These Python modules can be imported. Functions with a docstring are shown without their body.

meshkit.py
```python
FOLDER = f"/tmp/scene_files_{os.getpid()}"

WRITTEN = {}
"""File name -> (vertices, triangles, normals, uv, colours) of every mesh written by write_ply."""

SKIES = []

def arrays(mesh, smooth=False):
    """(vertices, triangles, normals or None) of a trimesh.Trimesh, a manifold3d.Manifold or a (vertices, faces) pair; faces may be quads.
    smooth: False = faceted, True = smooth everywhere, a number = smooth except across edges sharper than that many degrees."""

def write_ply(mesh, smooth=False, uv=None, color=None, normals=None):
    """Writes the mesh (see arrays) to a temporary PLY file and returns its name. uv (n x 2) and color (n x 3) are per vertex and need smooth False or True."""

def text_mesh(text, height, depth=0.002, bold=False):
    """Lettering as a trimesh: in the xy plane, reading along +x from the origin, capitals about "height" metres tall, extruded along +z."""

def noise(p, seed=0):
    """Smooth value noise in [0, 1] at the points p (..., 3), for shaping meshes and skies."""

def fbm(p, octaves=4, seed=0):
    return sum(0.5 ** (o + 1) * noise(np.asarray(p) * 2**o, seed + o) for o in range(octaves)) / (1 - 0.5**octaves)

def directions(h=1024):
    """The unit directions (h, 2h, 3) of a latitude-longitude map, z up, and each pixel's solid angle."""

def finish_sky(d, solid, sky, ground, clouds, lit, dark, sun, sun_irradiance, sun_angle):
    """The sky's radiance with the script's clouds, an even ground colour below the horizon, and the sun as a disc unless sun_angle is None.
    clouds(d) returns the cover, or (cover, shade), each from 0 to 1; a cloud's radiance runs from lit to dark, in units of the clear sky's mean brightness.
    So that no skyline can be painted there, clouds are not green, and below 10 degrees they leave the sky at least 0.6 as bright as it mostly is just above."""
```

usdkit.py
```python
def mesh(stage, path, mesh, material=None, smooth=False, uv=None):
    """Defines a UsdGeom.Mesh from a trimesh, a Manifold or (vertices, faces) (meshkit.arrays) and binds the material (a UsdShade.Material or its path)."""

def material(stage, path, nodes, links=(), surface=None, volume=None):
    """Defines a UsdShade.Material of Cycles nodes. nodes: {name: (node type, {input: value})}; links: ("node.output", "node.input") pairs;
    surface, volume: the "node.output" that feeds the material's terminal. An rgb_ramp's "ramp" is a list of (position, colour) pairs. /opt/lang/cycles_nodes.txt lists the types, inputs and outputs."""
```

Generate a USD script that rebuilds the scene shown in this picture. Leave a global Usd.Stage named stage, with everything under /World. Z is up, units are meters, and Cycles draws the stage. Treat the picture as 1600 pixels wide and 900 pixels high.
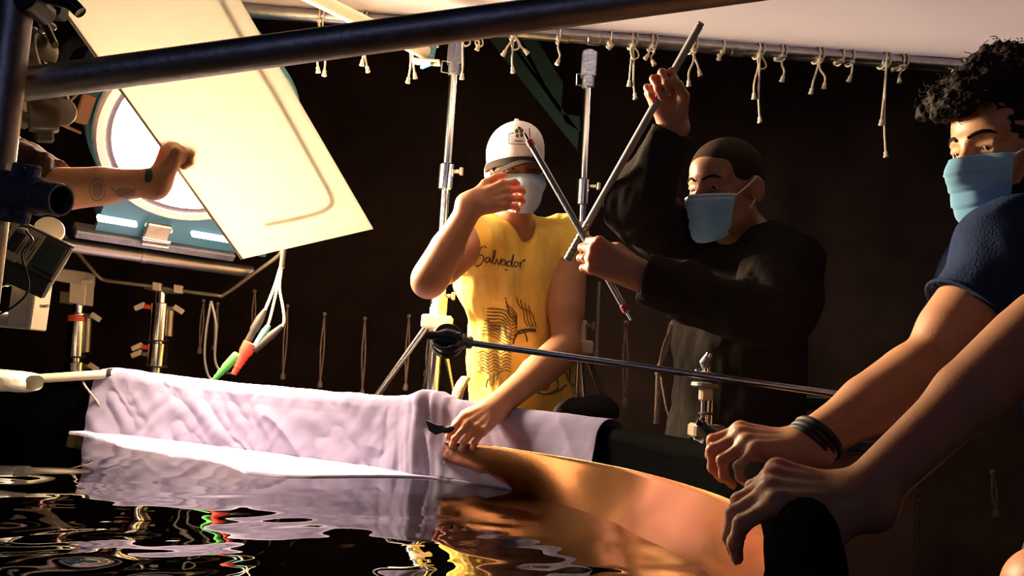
import math, random
import numpy as np, trimesh, shapely, shapely.affinity, manifold3d
from shapely.geometry import Polygon, Point, box as sbox
from scipy.spatial import cKDTree
from scipy.ndimage import gaussian_filter, maximum_filter
from pxr import Usd, UsdGeom, UsdShade, UsdLux, Sdf, Gf, Vt
import usdkit, meshkit

stage = Usd.Stage.CreateInMemory()
UsdGeom.SetStageUpAxis(stage, 'Z'); UsdGeom.SetStageMetersPerUnit(stage, 1.0)
UsdGeom.Xform.Define(stage, '/World'); UsdGeom.Scope.Define(stage, '/World/Looks')

# ------------------------------------------------------------------ camera
FPX, PITCH, ROLL = 1385.0, math.radians(5.8), math.radians(4.5)
CAM = np.array([0.0, 0.0, 1.10])
F = np.array([0, math.cos(PITCH), math.sin(PITCH)])
_r0, _u0 = np.array([1.0, 0, 0]), np.array([0, -math.sin(PITCH), math.cos(PITCH)])
R = math.cos(ROLL) * _r0 + math.sin(ROLL) * _u0
U = -math.sin(ROLL) * _r0 + math.cos(ROLL) * _u0
cam = UsdGeom.Camera.Define(stage, '/World/camera')
cam.CreateHorizontalApertureAttr(36.0); cam.CreateVerticalApertureAttr(20.25)
cam.CreateFocalLengthAttr(36.0 * FPX / 1600)
cam.CreateClippingRangeAttr(Gf.Vec2f(0.05, 100))
cam.CreateExposureAttr(0.0)
m = Gf.Matrix4d(*R, 0, *U, 0, *(-F), 0, *CAM, 1)
cam.AddTransformOp().Set(m)

def ray(px, py):
    return F + R * (px - 800) / FPX - U * (py - 450) / FPX
def at(px, py, Y):
    d = ray(px, py); return CAM + d * (Y / d[1])
def atz(px, py, z):
    d = ray(px, py); return CAM + d * ((z - CAM[2]) / d[2])
def pix(P):
    P = np.atleast_2d(P) - CAM
    w = P @ F
    return np.stack([800 + FPX * (P @ R) / w, 450 - FPX * (P @ U) / w], -1), w

# ------------------------------------------------------------------ light that enters from outside the set
def rect_light(name, pos, target, w, h, power, color):
    l = UsdLux.RectLight.Define(stage, '/World/' + name)
    l.CreateWidthAttr(w); l.CreateHeightAttr(h); l.CreateIntensityAttr(power); l.CreateColorAttr(Gf.Vec3f(*color))
    z = np.array(pos, float) - np.array(target, float); z /= np.linalg.norm(z)
    x = np.cross([0.02, -1.0, 0.0] if abs(z[2]) > .95 else [0, 0, 1.0], z); x /= np.linalg.norm(x); y = np.cross(z, x)
    l.AddTransformOp().Set(Gf.Matrix4d(*x, 0, *y, 0, *z, 0, *pos, 1))
    return l
LAMP_E = 330.0
LAMP_COL = (1.0, 0.76, 0.50)
rect_light('daylight', (-0.6, -2.6, 2.4), (0.4, 1.6, 1.0), 1.6, 1.2, 1.15, (0.42, 0.50, 1.0))
rect_light('overhead_softbox', (1.1, 2.35, 2.6), (1.1, 2.35, 0.0), 2.6, 0.7, 5.5, (1.0, 0.80, 0.82))

# ------------------------------------------------------------------ helpers: scene tree
_counts = {}
def numbered(parent, name):
    k = (parent, name); n = _counts.get(k, 0); _counts[k] = n + 1
    return name if n == 0 else f'{name}_{n:03d}'
def tag(prim, label=None, cat=None, group=None, kind=None):
    for k, v in (('label', label), ('category', cat), ('group', group), ('kind', kind)):
        if v: prim.SetCustomDataByKey(k, v)
    return prim
class Node:
    def __init__(s, path, base): s.path, s.base = path, np.array(base, float)
def thing(name, label=None, cat=None, base=(0, 0, 0), group=None, kind=None):
    p = '/World/' + numbered('/World', name)
    x = UsdGeom.Xform.Define(stage, p); x.AddTranslateOp().Set(Gf.Vec3d(*map(float, base)))
    tag(x.GetPrim(), label, cat, group, kind)
    return Node(p, base)
def part(parent, name, mesh, mat, smooth=35, label=None, kind=None):
    p = parent.path + '/' + numbered(parent.path, name)
    v, f = raw(mesh)
    pm = usdkit.mesh(stage, p, trimesh.Trimesh(v - parent.base, f, process=False), mat, smooth=smooth)
    tag(pm.GetPrim(), label, None, None, kind)
    return Node(p, parent.base)
def solo(name, mesh, mat, label=None, cat=None, group=None, kind=None, smooth=35):
    p = '/World/' + numbered('/World', name)
    v, f = raw(mesh)
    b = np.array([v[:, 0].mean(), v[:, 1].mean(), v[:, 2].min()])
    pm = usdkit.mesh(stage, p, trimesh.Trimesh(v - b, f, process=False), mat, smooth=smooth)
    pm.AddTranslateOp().Set(Gf.Vec3d(*map(float, b)))
    tag(pm.GetPrim(), label, cat, group, kind)
    return Node(p, b)
def raw(mesh):
    if isinstance(mesh, list): mesh = join(mesh)
    if hasattr(mesh, 'to_mesh'):
        mm = mesh.to_mesh(); return np.array(mm.vert_properties[:, :3], float), np.array(mm.tri_verts, int)
    if isinstance(mesh, tuple):
        v, f = np.asarray(mesh[0], float), np.asarray(mesh[1], int)
        if f.shape[1] == 4: f = np.vstack([f[:, [0, 1, 2]], f[:, [0, 2, 3]]])
        return v, f
    return np.array(mesh.vertices, float), np.array(mesh.faces, int)
def join(ms):
    vs, fs, n = [], [], 0
    for q in ms:
        v, f = raw(q); vs.append(v); fs.append(f + n); n += len(v)
    return np.vstack(vs), np.vstack(fs)

# ------------------------------------------------------------------ helpers: shapes
def nrm(a):
    a = np.asarray(a, float); return a / (np.linalg.norm(a) + 1e-12)
def frame(zdir, xhint=(1, 0, 0)):
    z = nrm(zdir); x = np.asarray(xhint, float); x = x - z * (x @ z)
    if np.linalg.norm(x) < 1e-3: x = np.cross(z, [0, 1.0, 0.2])
    x = nrm(x); return np.stack([x, np.cross(z, x), z], 1)
def spline(pts, n=60, closed=False):
    p = np.asarray(pts, float); k = len(p)
    if closed: q = np.vstack([p[-1:], p, p[:2]]); segs = k
    else: q = np.vstack([2 * p[0] - p[1], p, 2 * p[-1] - p[-2]]); segs = k - 1
    out = []
    for t in np.linspace(0, segs, n, endpoint=not closed):
        i = min(int(t), segs - 1); u = t - i
        a, b, c, d = q[i], q[i + 1], q[i + 2], q[i + 3]
        out.append(.5 * (2 * b + (c - a) * u + (2 * a - 5 * b + 4 * c - d) * u * u + (3 * b - a - 3 * c + d) * u ** 3))
    return np.array(out)
def tube(path, r, sides=12, closed=False, caps=True, flat=1.0):
    p = np.asarray(path, float); n = len(p)
    rr = np.broadcast_to(np.asarray(r, float), (n,))
    t = np.gradient(p, axis=0) if not closed else np.roll(p, -1, 0) - np.roll(p, 1, 0)
    t /= np.linalg.norm(t, axis=1, keepdims=True) + 1e-12
    a = np.cross(t[0], [0, 0, 1.0]);
    if np.linalg.norm(a) < .2: a = np.cross(t[0], [0, 1.0, 0])
    A = [nrm(a)]
    for i in range(1, n):
        x = A[-1] - t[i] * (A[-1] @ t[i]); A.append(nrm(x))
    A = np.array(A); B = np.cross(t, A)
    ang = np.arange(sides) * 2 * np.pi / sides
    v = p[:, None] + rr[:, None, None] * (np.cos(ang)[None, :, None] * A[:, None] + flat * np.sin(ang)[None, :, None] * B[:, None])
    v = v.reshape(-1, 3); f = []
    m_ = n if closed else n - 1
    i, j = np.meshgrid(np.arange(m_), np.arange(sides), indexing='ij'); i2 = (i + 1) % n; j2 = (j + 1) % sides
    q = np.stack([i * sides + j, i2 * sides + j, i2 * sides + j2, i * sides + j2], -1).reshape(-1, 4)
    f = np.vstack([q[:, [0, 2, 1]], q[:, [0, 3, 2]]])
    if caps and not closed:
        c0, c1 = len(v), len(v) + 1
        v = np.vstack([v, p[:1], p[-1:]])
        s = np.arange(sides); s2 = (s + 1) % sides
        f = np.vstack([f, np.stack([np.full(sides, c0), s, s2], 1), np.stack([np.full(sides, c1), (n - 1) * sides + s2, (n - 1) * sides + s], 1)])
    f = f[:, [0, 2, 1]]
    return v, f
def cyl(a, b, r, r2=None, sides=24, bevel=0.0):
    a, b = np.asarray(a, float), np.asarray(b, float); r2 = r if r2 is None else r2
    L = np.linalg.norm(b - a); bv = min(bevel, L * .3, min(r, r2) * .6)
    if bv > 0: prof = [(r - bv, 0), (r, bv), (r2, L - bv), (r2 - bv, L)]
    else: prof = [(r, 0), (r2, L)]
    return lathe(prof, a, b, sides)
def lathe(prof, a, b, sides=28, caps=True):
    a, b = np.asarray(a, float), np.asarray(b, float); M = frame(b - a)
    prof = np.asarray(prof, float); n = len(prof); ang = np.arange(sides) * 2 * np.pi / sides
    v = np.stack([prof[:, None, 0] * np.cos(ang), prof[:, None, 0] * np.sin(ang), np.broadcast_to(prof[:, None, 1], (n, sides))], -1).reshape(-1, 3)
    i, j = np.meshgrid(np.arange(n - 1), np.arange(sides), indexing='ij'); j2 = (j + 1) % sides
    q = np.stack([i * sides + j, i * sides + j2, (i + 1) * sides + j2, (i + 1) * sides + j], -1).reshape(-1, 4)
    f = np.vstack([q[:, [0, 1, 2]], q[:, [0, 2, 3]]])
    if caps:
        v = np.vstack([v, [[0, 0, prof[0, 1]], [0, 0, prof[-1, 1]]]]); c0 = n * sides
        s = np.arange(sides); s2 = (s + 1) % sides
        f = np.vstack([f, np.stack([np.full(sides, c0), s2, s], 1), np.stack([np.full(sides, c0 + 1), (n - 1) * sides + s, (n - 1) * sides + s2], 1)])
    return v @ M.T + a, f
def rbox(c, size, M=np.eye(3), bevel=0.004):
    s = np.asarray(size, float) / 2; b = min(bevel, s.min() * .45)
    pts = []
    for sg in np.ndindex(2, 2, 2):
        g = np.array(sg) * 2 - 1
        for k in range(3):
            e = s - b; e[k] = s[k]; pts.append(g * e)
    h = trimesh.convex.convex_hull(np.array(pts))
    return np.array(h.vertices) @ np.asarray(M).T + np.asarray(c), np.array(h.faces)
def prism(poly, M, origin, h):
    ms = []
    for g in getattr(poly, 'geoms', [poly]):
        e = trimesh.creation.extrude_polygon(g, h, engine='earcut')
        ms.append((np.array(e.vertices) @ np.asarray(M).T + np.asarray(origin), np.array(e.faces)))
    return join(ms)
def ball(c, r, sub=2):
    s = trimesh.creation.icosphere(sub); return np.array(s.vertices) * np.asarray(r) + np.asarray(c), np.array(s.faces)
def grid_sheet(P, thick=0.0):
    """P (n, m, 3) to a sheet; thick > 0 gives it a second side."""
    n, m_ = P.shape[:2]; v = P.reshape(-1, 3)
    i, j = np.meshgrid(np.arange(n - 1), np.arange(m_ - 1), indexing='ij')
    q = np.stack([i * m_ + j, (i + 1) * m_ + j, (i + 1) * m_ + j + 1, i * m_ + j + 1], -1).reshape(-1, 4)
    f = np.vstack([q[:, [0, 1, 2]], q[:, [0, 2, 3]]])
    if thick:
        du, dv = np.gradient(P, axis=0), np.gradient(P, axis=1)
        nn = np.cross(du, dv); nn /= np.linalg.norm(nn, axis=2, keepdims=True) + 1e-12
        v2 = (P - nn * thick).reshape(-1, 3); k = len(v)
        rim = np.concatenate([np.arange(m_), np.arange(1, n) * m_ + m_ - 1, (n - 1) * m_ + np.arange(m_ - 2, -1, -1), np.arange(n - 2, 0, -1) * m_])
        r2 = np.roll(rim, -1)
        f = np.vstack([f, f[:, ::-1] + k, np.stack([rim, r2, r2 + k], 1), np.stack([rim, r2 + k, rim + k], 1)])
        v = np.vstack([v, v2])
    return v, f
def fbm(p, o=4, seed=0): return meshkit.fbm(np.asarray(p, float), o, seed) - .5

# ------------------------------------------------------------------ materials
def mat(name, color, rough=.6, metal=0.0, var=None, vscale=6.0, bump=0.0, bscale=40.0, detail=3, **kw):
    nodes = {'p': ('principled_bsdf', {'base_color': color, 'roughness': rough, 'metallic': metal, **kw})}
    links = []
    if var is not None or bump:
        nodes['tc'] = ('texture_coordinate', {})
    if var is not None:
        nodes['n'] = ('noise_texture', {'scale': vscale, 'detail': detail, 'roughness': .6})
        nodes['r'] = ('rgb_ramp', {'ramp': [(.3, color), (.7, var)]})
        links += [('tc.object', 'n.vector'), ('n.fac', 'r.fac'), ('r.color', 'p.base_color')]
    if bump:
        nodes['bn'] = ('noise_texture', {'scale': bscale, 'detail': 3})
        nodes['b'] = ('bump', {'strength': bump, 'distance': .01})
        links += [('tc.object', 'bn.vector'), ('bn.fac', 'b.height'), ('b.normal', 'p.normal')]
    return usdkit.material(stage, '/World/Looks/' + name, nodes, links, surface='p.BSDF')
def emit(name, color, strength):
    return usdkit.material(stage, '/World/Looks/' + name, {'e': ('emission', {'color': color, 'strength': strength})}, surface='e.emission')
def translucent(name, color, fac, rough=.9, tcol=None, var=None):
    return usdkit.material(stage, '/World/Looks/' + name, {
        'd': ('diffuse_bsdf', {'color': color, 'roughness': rough}), 't': ('translucent_bsdf', {'color': tcol or color}),
        'm': ('mix_closure', {'fac': fac})}, [('d.BSDF', 'm.closure1'), ('t.BSDF', 'm.closure2')], surface='m.closure')

M = {}
M['black_cloth'] = mat('black_cloth', (.024, .0155, .012), .95, var=(.012, .008, .0065), vscale=3, specular_ior_level=0.0)
M['black_wall'] = mat('black_wall', (.005, .005, .005), .9, specular_ior_level=0.0)
M['floor'] = mat('floor_concrete', (.03, .028, .026), .8, var=(.015, .015, .015), vscale=4)
M['rubber'] = mat('black_rubber', (.003, .003, .003), .65, bump=.2, bscale=60, specular_ior_level=0.0)
M['liner'] = mat('black_liner', (.002, .002, .002), .5, bump=.3, bscale=25, specular_ior_level=0.0)
M['chrome'] = mat('chrome', (.78, .77, .76), .16, 1.0, var=(.7, .69, .68), vscale=30)
M['steel'] = mat('galvanised_steel', (.50, .50, .51), .32, 1.0, var=(.36, .36, .38), vscale=25, bump=.08, bscale=120)
M['dark_pipe'] = mat('weathered_scaffold_steel', (.46, .42, .39), .46, .9, var=(.32, .29, .27), vscale=14, bump=.12, bscale=60)
M['cast'] = mat('cast_metal', (.25, .25, .28), .5, .7, var=(.17, .17, .19), vscale=20, bump=.3, bscale=90)
M['bronze'] = mat('clamp_metal', (.42, .35, .25), .45, .8, var=(.3, .25, .18), vscale=30)
M['beige'] = mat('cream_painted_metal', (.72, .64, .48), .5, var=(.62, .54, .4), vscale=9)
M['black_plastic'] = mat('black_plastic', (.02, .02, .022), .4)
M['dark_metal'] = mat('dark_rod_steel', (.32, .29, .28), .4, .9)
M['grey_rod'] = mat('grey_fibre_rod', (.34, .31, .30), .5, var=(.26, .24, .24), vscale=40)
M['red'] = mat('red_plastic', (.75, .07, .04), .45)
M['darkred'] = mat('dark_red_tape', (.35, .02, .03), .5)
M['green'] = mat('green_plastic', (.07, .42, .07), .45)
M['teal'] = mat('teal_sleeve', (.12, .34, .30), .5)
M['cable'] = mat('cream_cable', (.60, .50, .36), .6)
M['tealwire'] = mat('grey_green_wire', (.35, .45, .42), .6)
M['brownplug'] = mat('dark_plug', (.03, .022, .018), .6)
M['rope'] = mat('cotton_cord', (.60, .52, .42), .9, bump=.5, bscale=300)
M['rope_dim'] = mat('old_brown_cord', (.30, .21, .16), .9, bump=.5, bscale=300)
M['blue_paint'] = mat('blue_lamp_paint', (.06, .20, .30), .45)
M['ring_white'] = mat('pale_ring_paint', (.75, .75, .78), .4)
M['dark_ring'] = mat('dark_ring', (.05, .035, .05), .5)
M['orange_frame'] = mat('tan_bracket', (.12, .06, .032), .6, specular_ior_level=.2)
M['lens'] = emit('lamp_lens', LAMP_COL, LAMP_E)
M['vent'] = emit('lamp_vent_glow', (1, .95, .9), 2.0)
M['board'] = translucent('diffusion_board', (.55, .50, .43), .40, tcol=(.63, .60, .53))
M['silk'] = translucent('overhead_silk', (.68, .63, .61), .4)
M['white_cloth'] = translucent('white_cotton', (.27, .24, .36), .08)
M['brace'] = mat('green_brace', (.010, .045, .024), .7, var=(.006, .03, .016), vscale=8)
M['cardboard'] = mat('tan_box', (.42, .24, .14), .8, var=(.36, .20, .12), vscale=6)
M['bag'] = mat('grey_white_bag', (.55, .53, .48), .6, bump=.4, bscale=30)
M['screen'] = mat('tinted_panel', (.03, .05, .04), .2)
M['copper'] = usdkit.material(stage, '/World/Looks/copper', {
    'tc': ('texture_coordinate', {}), 'n': ('noise_texture', {'scale': 3.5, 'detail': 3}),
    'r': ('rgb_ramp', {'ramp': [(.3, (.78, .33, .125)), (.55, (.82, .36, .15)), (.75, (.74, .29, .11))]}), 'p': ('principled_bsdf', {'metallic': 1.0, 'roughness': .2})},
    [('tc.object', 'n.vector'), ('n.fac', 'r.fac'), ('r.color', 'p.base_color')], surface='p.BSDF')
M['water'] = usdkit.material(stage, '/World/Looks/water', {
    'fr': ('fresnel', {'IOR': 1.33}), 't': ('transparent_bsdf', {'color': (.42, .40, .22)}), 'g': ('glossy_bsdf', {'color': (.95, .95, .95), 'roughness': 0.0}),
    'm': ('mix_closure', {})}, [('fr.fac', 'm.fac'), ('t.BSDF', 'm.closure1'), ('g.BSDF', 'm.closure2')], surface='m.closure')

# ------------------------------------------------------------------ the room
def struct(name, mesh, m_): return solo(name, mesh, m_, kind='structure', smooth=False)
struct('floor', rbox((0, .5, -.05), (9, 9, .1)), M['floor'])
struct('wall_back', rbox((0, 4.55, 2.2), (9, .1, 4.5)), M['black_wall'])
struct('wall_left', rbox((-4.05, .5, 2.2), (.1, 8, 4.5)), M['black_wall'])
struct('wall_right', rbox((4.05, .5, 2.2), (.1, 8, 4.5)), M['black_wall'])
struct('wall_front', rbox((0, -3.55, 2.2), (9, .1, 4.5)), M['black_wall'])
struct('ceiling', rbox((0, .5, 4.5), (9, 9, .1)), M['black_wall'])

def curtain(x0, y0, x1, y1, z0, z1, folds, amp, seed, label, n=170, m_=60):
    u, w = np.meshgrid(np.linspace(0, 1, n), np.linspace(0, 1, m_), indexing='ij')
    L = math.hypot(x1 - x0, y1 - y0); tx, ty = (x1 - x0) / L, (y1 - y0) / L
    d = amp * (np.sin(u * folds * 2 * np.pi + 2 * np.sin(u * 17 + seed)) * .4 + 3 * fbm(np.stack([u * L * 1.2, w * 2.2 + u * 1.5, 0 * u + seed], -1), 4, seed)
               + 1.2 * fbm(np.stack([u * L * 2.0 + w * 4, w * 9 - u * 6, 0 * u + seed], -1), 3, seed + 3))
    P = np.stack([x0 + (x1 - x0) * u + ty * d, y0 + (y1 - y0) * u - tx * d, z0 + (z1 - z0) * w], -1)
    solo('black_curtain', grid_sheet(P, .003), M['black_cloth'], label, 'curtain', smooth=True)
curtain(-3.6, 4.1, 3.4, 4.1, .02, 3.6, 9, .035, 1, 'black rippled cloth hung across the whole back of the set')
curtain(3.3, 4.0, 3.0, .3, .02, 3.4, 6, .03, 5, 'black cloth hung along the right side of the set')

# ------------------------------------------------------------------ tank, water
WZ, RZ = 0.81, 1.0
RIM = spline([(-1.78, 3.12), (-1.46, 3.10), (-.85, 2.87), (-.2, 2.58), (.22, 2.29), (.43, 1.86), (.425, 1.40), (.335, .98), (.25, .72), (.14, .42), (-.1, -.1), (-.6, -.45), (-1.15, -.4), (-1.55, .1), (-1.70, 1.2), (-1.74, 2.3), (-1.80, 2.9)], 260, True)
RC = RIM.mean(0)
def rim_offset(d):
    t = np.roll(RIM, -1, 0) - np.roll(RIM, 1, 0); t /= np.linalg.norm(t, axis=1, keepdims=True)
    nn = np.stack([-t[:, 1], t[:, 0]], 1)
    s = np.sign(((RIM - RC) * nn).sum(1).mean())
    return RIM + d * s * nn
tank = thing('water_tank', 'large black lined oval water tank with padded pipe rim', 'tank', (-1.1, 1.2, 0))
rim3 = np.column_stack([RIM, np.full(len(RIM), RZ - .03)])
part(tank, 'rim', tube(rim3, .03, 14, closed=True), M['rubber'], True, 'padded black rim pipe')
def wall(off_t, off_b, zt, zb, n=8, wr=.0, seed=3):
    a, b = rim_offset(off_t), rim_offset(off_b); w = np.linspace(0, 1, n)
    P = a[:, None] * (1 - w)[None, :, None] + b[:, None] * w[None, :, None]
    P = np.concatenate([P, P[:1]], 0)
    z = np.broadcast_to(zt + (zb - zt) * w, P.shape[:2])
    P3 = np.dstack([P, z])
    if wr: P3[..., :2] += (wr * fbm(P3 * [9, 9, 5], 3, seed))[..., None]; P3[-1] = P3[0]
    return P3
part(tank, 'liner', grid_sheet(wall(-.028, -.05, RZ - .03, .3, 14, .02)), M['liner'], True, 'black wrinkled liner inside the tank')
part(tank, 'outer_skirt', grid_sheet(wall(.030, .03, RZ - .03, 0.0, 10, .012)), M['rubber'], True)
poly_in = Polygon(rim_offset(-.045))
def plate(poly, z, th):
    e = trimesh.creation.extrude_polygon(poly, th, engine='earcut'); e.apply_translation([0, 0, z]); return np.array(e.vertices), np.array(e.faces)
part(tank, 'tank_bottom', plate(Polygon(rim_offset(-.03)), .28, .02), M['liner'], False)

def wave(x, y):
    h = np.zeros_like(x)
    rng = np.random.default_rng(11)
    for k in range(22):
        lam = .20 * 1.9 ** rng.uniform(0, 2.3); th = rng.uniform(0, 2 * np.pi); ph = rng.uniform(0, 6.28)
        q = 2 * np.pi / lam
        h += .00060 * lam ** 1.0 / .3 * np.sin(q * (np.cos(th) * x + np.sin(th) * y) + ph + 1.1 * np.sin(2.1 * x + ph) + .9 * np.sin(2.7 * y - ph))
    for k in range(14):
        lam = rng.uniform(.07, .16); th = rng.uniform(0, 2 * np.pi); ph = rng.uniform(0, 6.28); q = 2 * np.pi / lam
        h += .00021 * lam / .1 * np.sin(q * (np.cos(th) * x + np.sin(th) * y) + ph + 1.4 * np.sin(3.1 * x + ph) + 1.2 * np.sin(3.7 * y - ph)) * np.clip((2.3 - y) / 1.0, .15, 1)
    calm = np.clip((y - 1.15) / 1.0, 0, 1)
    return h * (1.15 - .88 * calm)
shapely.prepare(poly_in)
xs = np.arange(-2.9, .62, .0115); ys = np.arange(-.65, 3.25, .0115)
X, Y = np.meshgrid(xs, ys, indexing='ij')
inside = shapely.contains_xy(Polygon(rim_offset(0.0)), X.ravel(), Y.ravel()).reshape(X.shape)
Z = WZ + wave(X, Y)
vid = np.arange(X.size).reshape(X.shape)
ok = inside[:-1, :-1] & inside[1:, :-1] & inside[1:, 1:] & inside[:-1, 1:]
q = np.stack([vid[:-1, :-1][ok], vid[1:, :-1][ok], vid[1:, 1:][ok], vid[:-1, 1:][ok]], 1)
used, inv = np.unique(q.ravel(), return_inverse=True)
solo('tank_water', (np.stack([X, Y, Z], -1).reshape(-1, 3)[used], inv.reshape(-1, 4)), M['water'], 'dark rippling water filling the tank with wavy reflections', 'water', kind='stuff', smooth=True)

# ------------------------------------------------------------------ white cloth over the rim
def rim_at(px_list):
    """points of the rim (index) seen at these picture columns"""
    P, w = pix(np.column_stack([RIM, np.full(len(RIM), RZ)]))
    back = (RIM[:, 1] > 1.7)
    return [int(np.argmin(np.where(back, np.abs(P[:, 0] - x), 1e9))) for x in px_list]
def rim_path(px0, px1, n):
    i0, i1 = rim_at([px0, px1])
    seg = RIM[i0:i1 + 1] if i1 > i0 else RIM[i1:i0 + 1][::-1]
    d = np.r_[0, np.cumsum(np.linalg.norm(np.diff(seg, axis=0), axis=1))]
    s = np.linspace(0, d[-1], n)
    p = np.column_stack([np.interp(s, d, seg[:, 0]), np.interp(s, d, seg[:, 1])])
    t = np.gradient(p, axis=0); t /= np.linalg.norm(t, axis=1, keepdims=True)
    nn = np.stack([-t[:, 1], t[:, 0]], 1); nn *= np.sign(((RC - p) * nn).sum(1))[:, None]
    return p, nn, s       # nn points inwards
def build_cloth():
    n, m_ = 300, 110
    p, nn, s = rim_path(158, 952, n)
    px = pix(np.column_stack([p, np.full(n, RZ)]))[0][:, 0]
    # profile: back hem -> over the pipe -> down -> water -> floats inward
    prof = []
    for w in np.linspace(0, 1, 10): prof.append((-.042, RZ - .16 + .13 * w))
    for a in np.linspace(180, 0, 26): prof.append((.038 * math.cos(math.radians(a)), RZ - .03 + .040 * math.sin(math.radians(a))))
    for w in np.linspace(.06, 1, 42): prof.append((.038 + .02 * w, RZ - .03 - (RZ - .03 - WZ - .006) * w))
    k0 = len(prof)
    for w in np.linspace(.03, 1, m_ - k0): prof.append((.058 + w, WZ + .006))
    prof = np.array(prof); P = np.zeros((n, m_, 3))
    lump = np.interp(px, [150, 185, 215, 300, 480, 600, 640, 672, 700, 760, 800, 952], [0.0, .018, .016, .006, .002, .003, .016, .050, .022, .002, .004, .002])
    apron = np.interp(px, [150, 175, 300, 450, 560, 622, 660, 700, 952], [.006, .05, .22, .34, .40, .36, .05, .004, .004])
    apron = gaussian_filter(apron, 10) * (1 + .35 * fbm(np.stack([s * 5, 0 * s, 0 * s], -1), 3, 61)) + .02 * fbm(np.stack([s * 22, 0 * s, 0 * s], -1), 2, 62)
    apron = np.maximum(apron, .004)
    for j in range(m_):
        d, z = prof[j]
        top = np.clip((z - WZ) / (RZ - WZ), 0, 1) if j > 22 else 1.0
        dd = np.full(n, d); zz = np.full(n, z)
        if j >= k0:
            w = d - .058
            dd = .058 + w * apron; zz = WZ + .0035 + wave(p[:, 0] + nn[:, 0] * dd, p[:, 1] + nn[:, 1] * dd) - .05 * np.clip((w - .9) / .1, 0, 1) ** 1.3
            fall = np.clip(w * 5, 0, 1)
        else: fall = 0
        f1 = fbm(np.stack([s * 4.2 + 2.2 * z, np.full(n, z * 3.2), 0 * s], -1), 3, 4) * .060
        f2 = (1 - np.abs(2 * fbm(np.stack([s * 8 + z * 9, np.full(n, z * 5), 0 * s], -1), 2, 9)) * 2) * .007 + fbm(np.stack([s * 22 - z * 13, np.full(n, z * 14), 0 * s], -1), 2, 19) * .006
        q = np.clip((px - 615) / 30, 0, 1) * np.clip((735 - px) / 30, 0, 1)
        f3 = q * .05 * fbm(np.stack([s * 30 + z * 5, np.full(n, z * 1.5), 0 * s + 4], -1), 2, 29)
        out = (1 - fall) * (f1 * (.35 + .65 * (1 - top)) + f2 + f3)
        if 10 <= j <= 36: zz = zz + lump * .8 + out * .35 + .004; 
        elif 36 < j < k0: zz = zz + lump * .8 * top
        dd = dd + np.where(j > 22, np.abs(out) * 1.0 + lump * .5, -np.abs(out) * .6)
        P[:, j, :2] = p + nn * dd[:, None]; P[:, j, 2] = zz
    return grid_sheet(P, .0015)
solo('draped_white_cloth', build_cloth(), M['white_cloth'], 'crumpled white cloth draped over the tank rim and trailing on the water', 'cloth', smooth=True)

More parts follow.
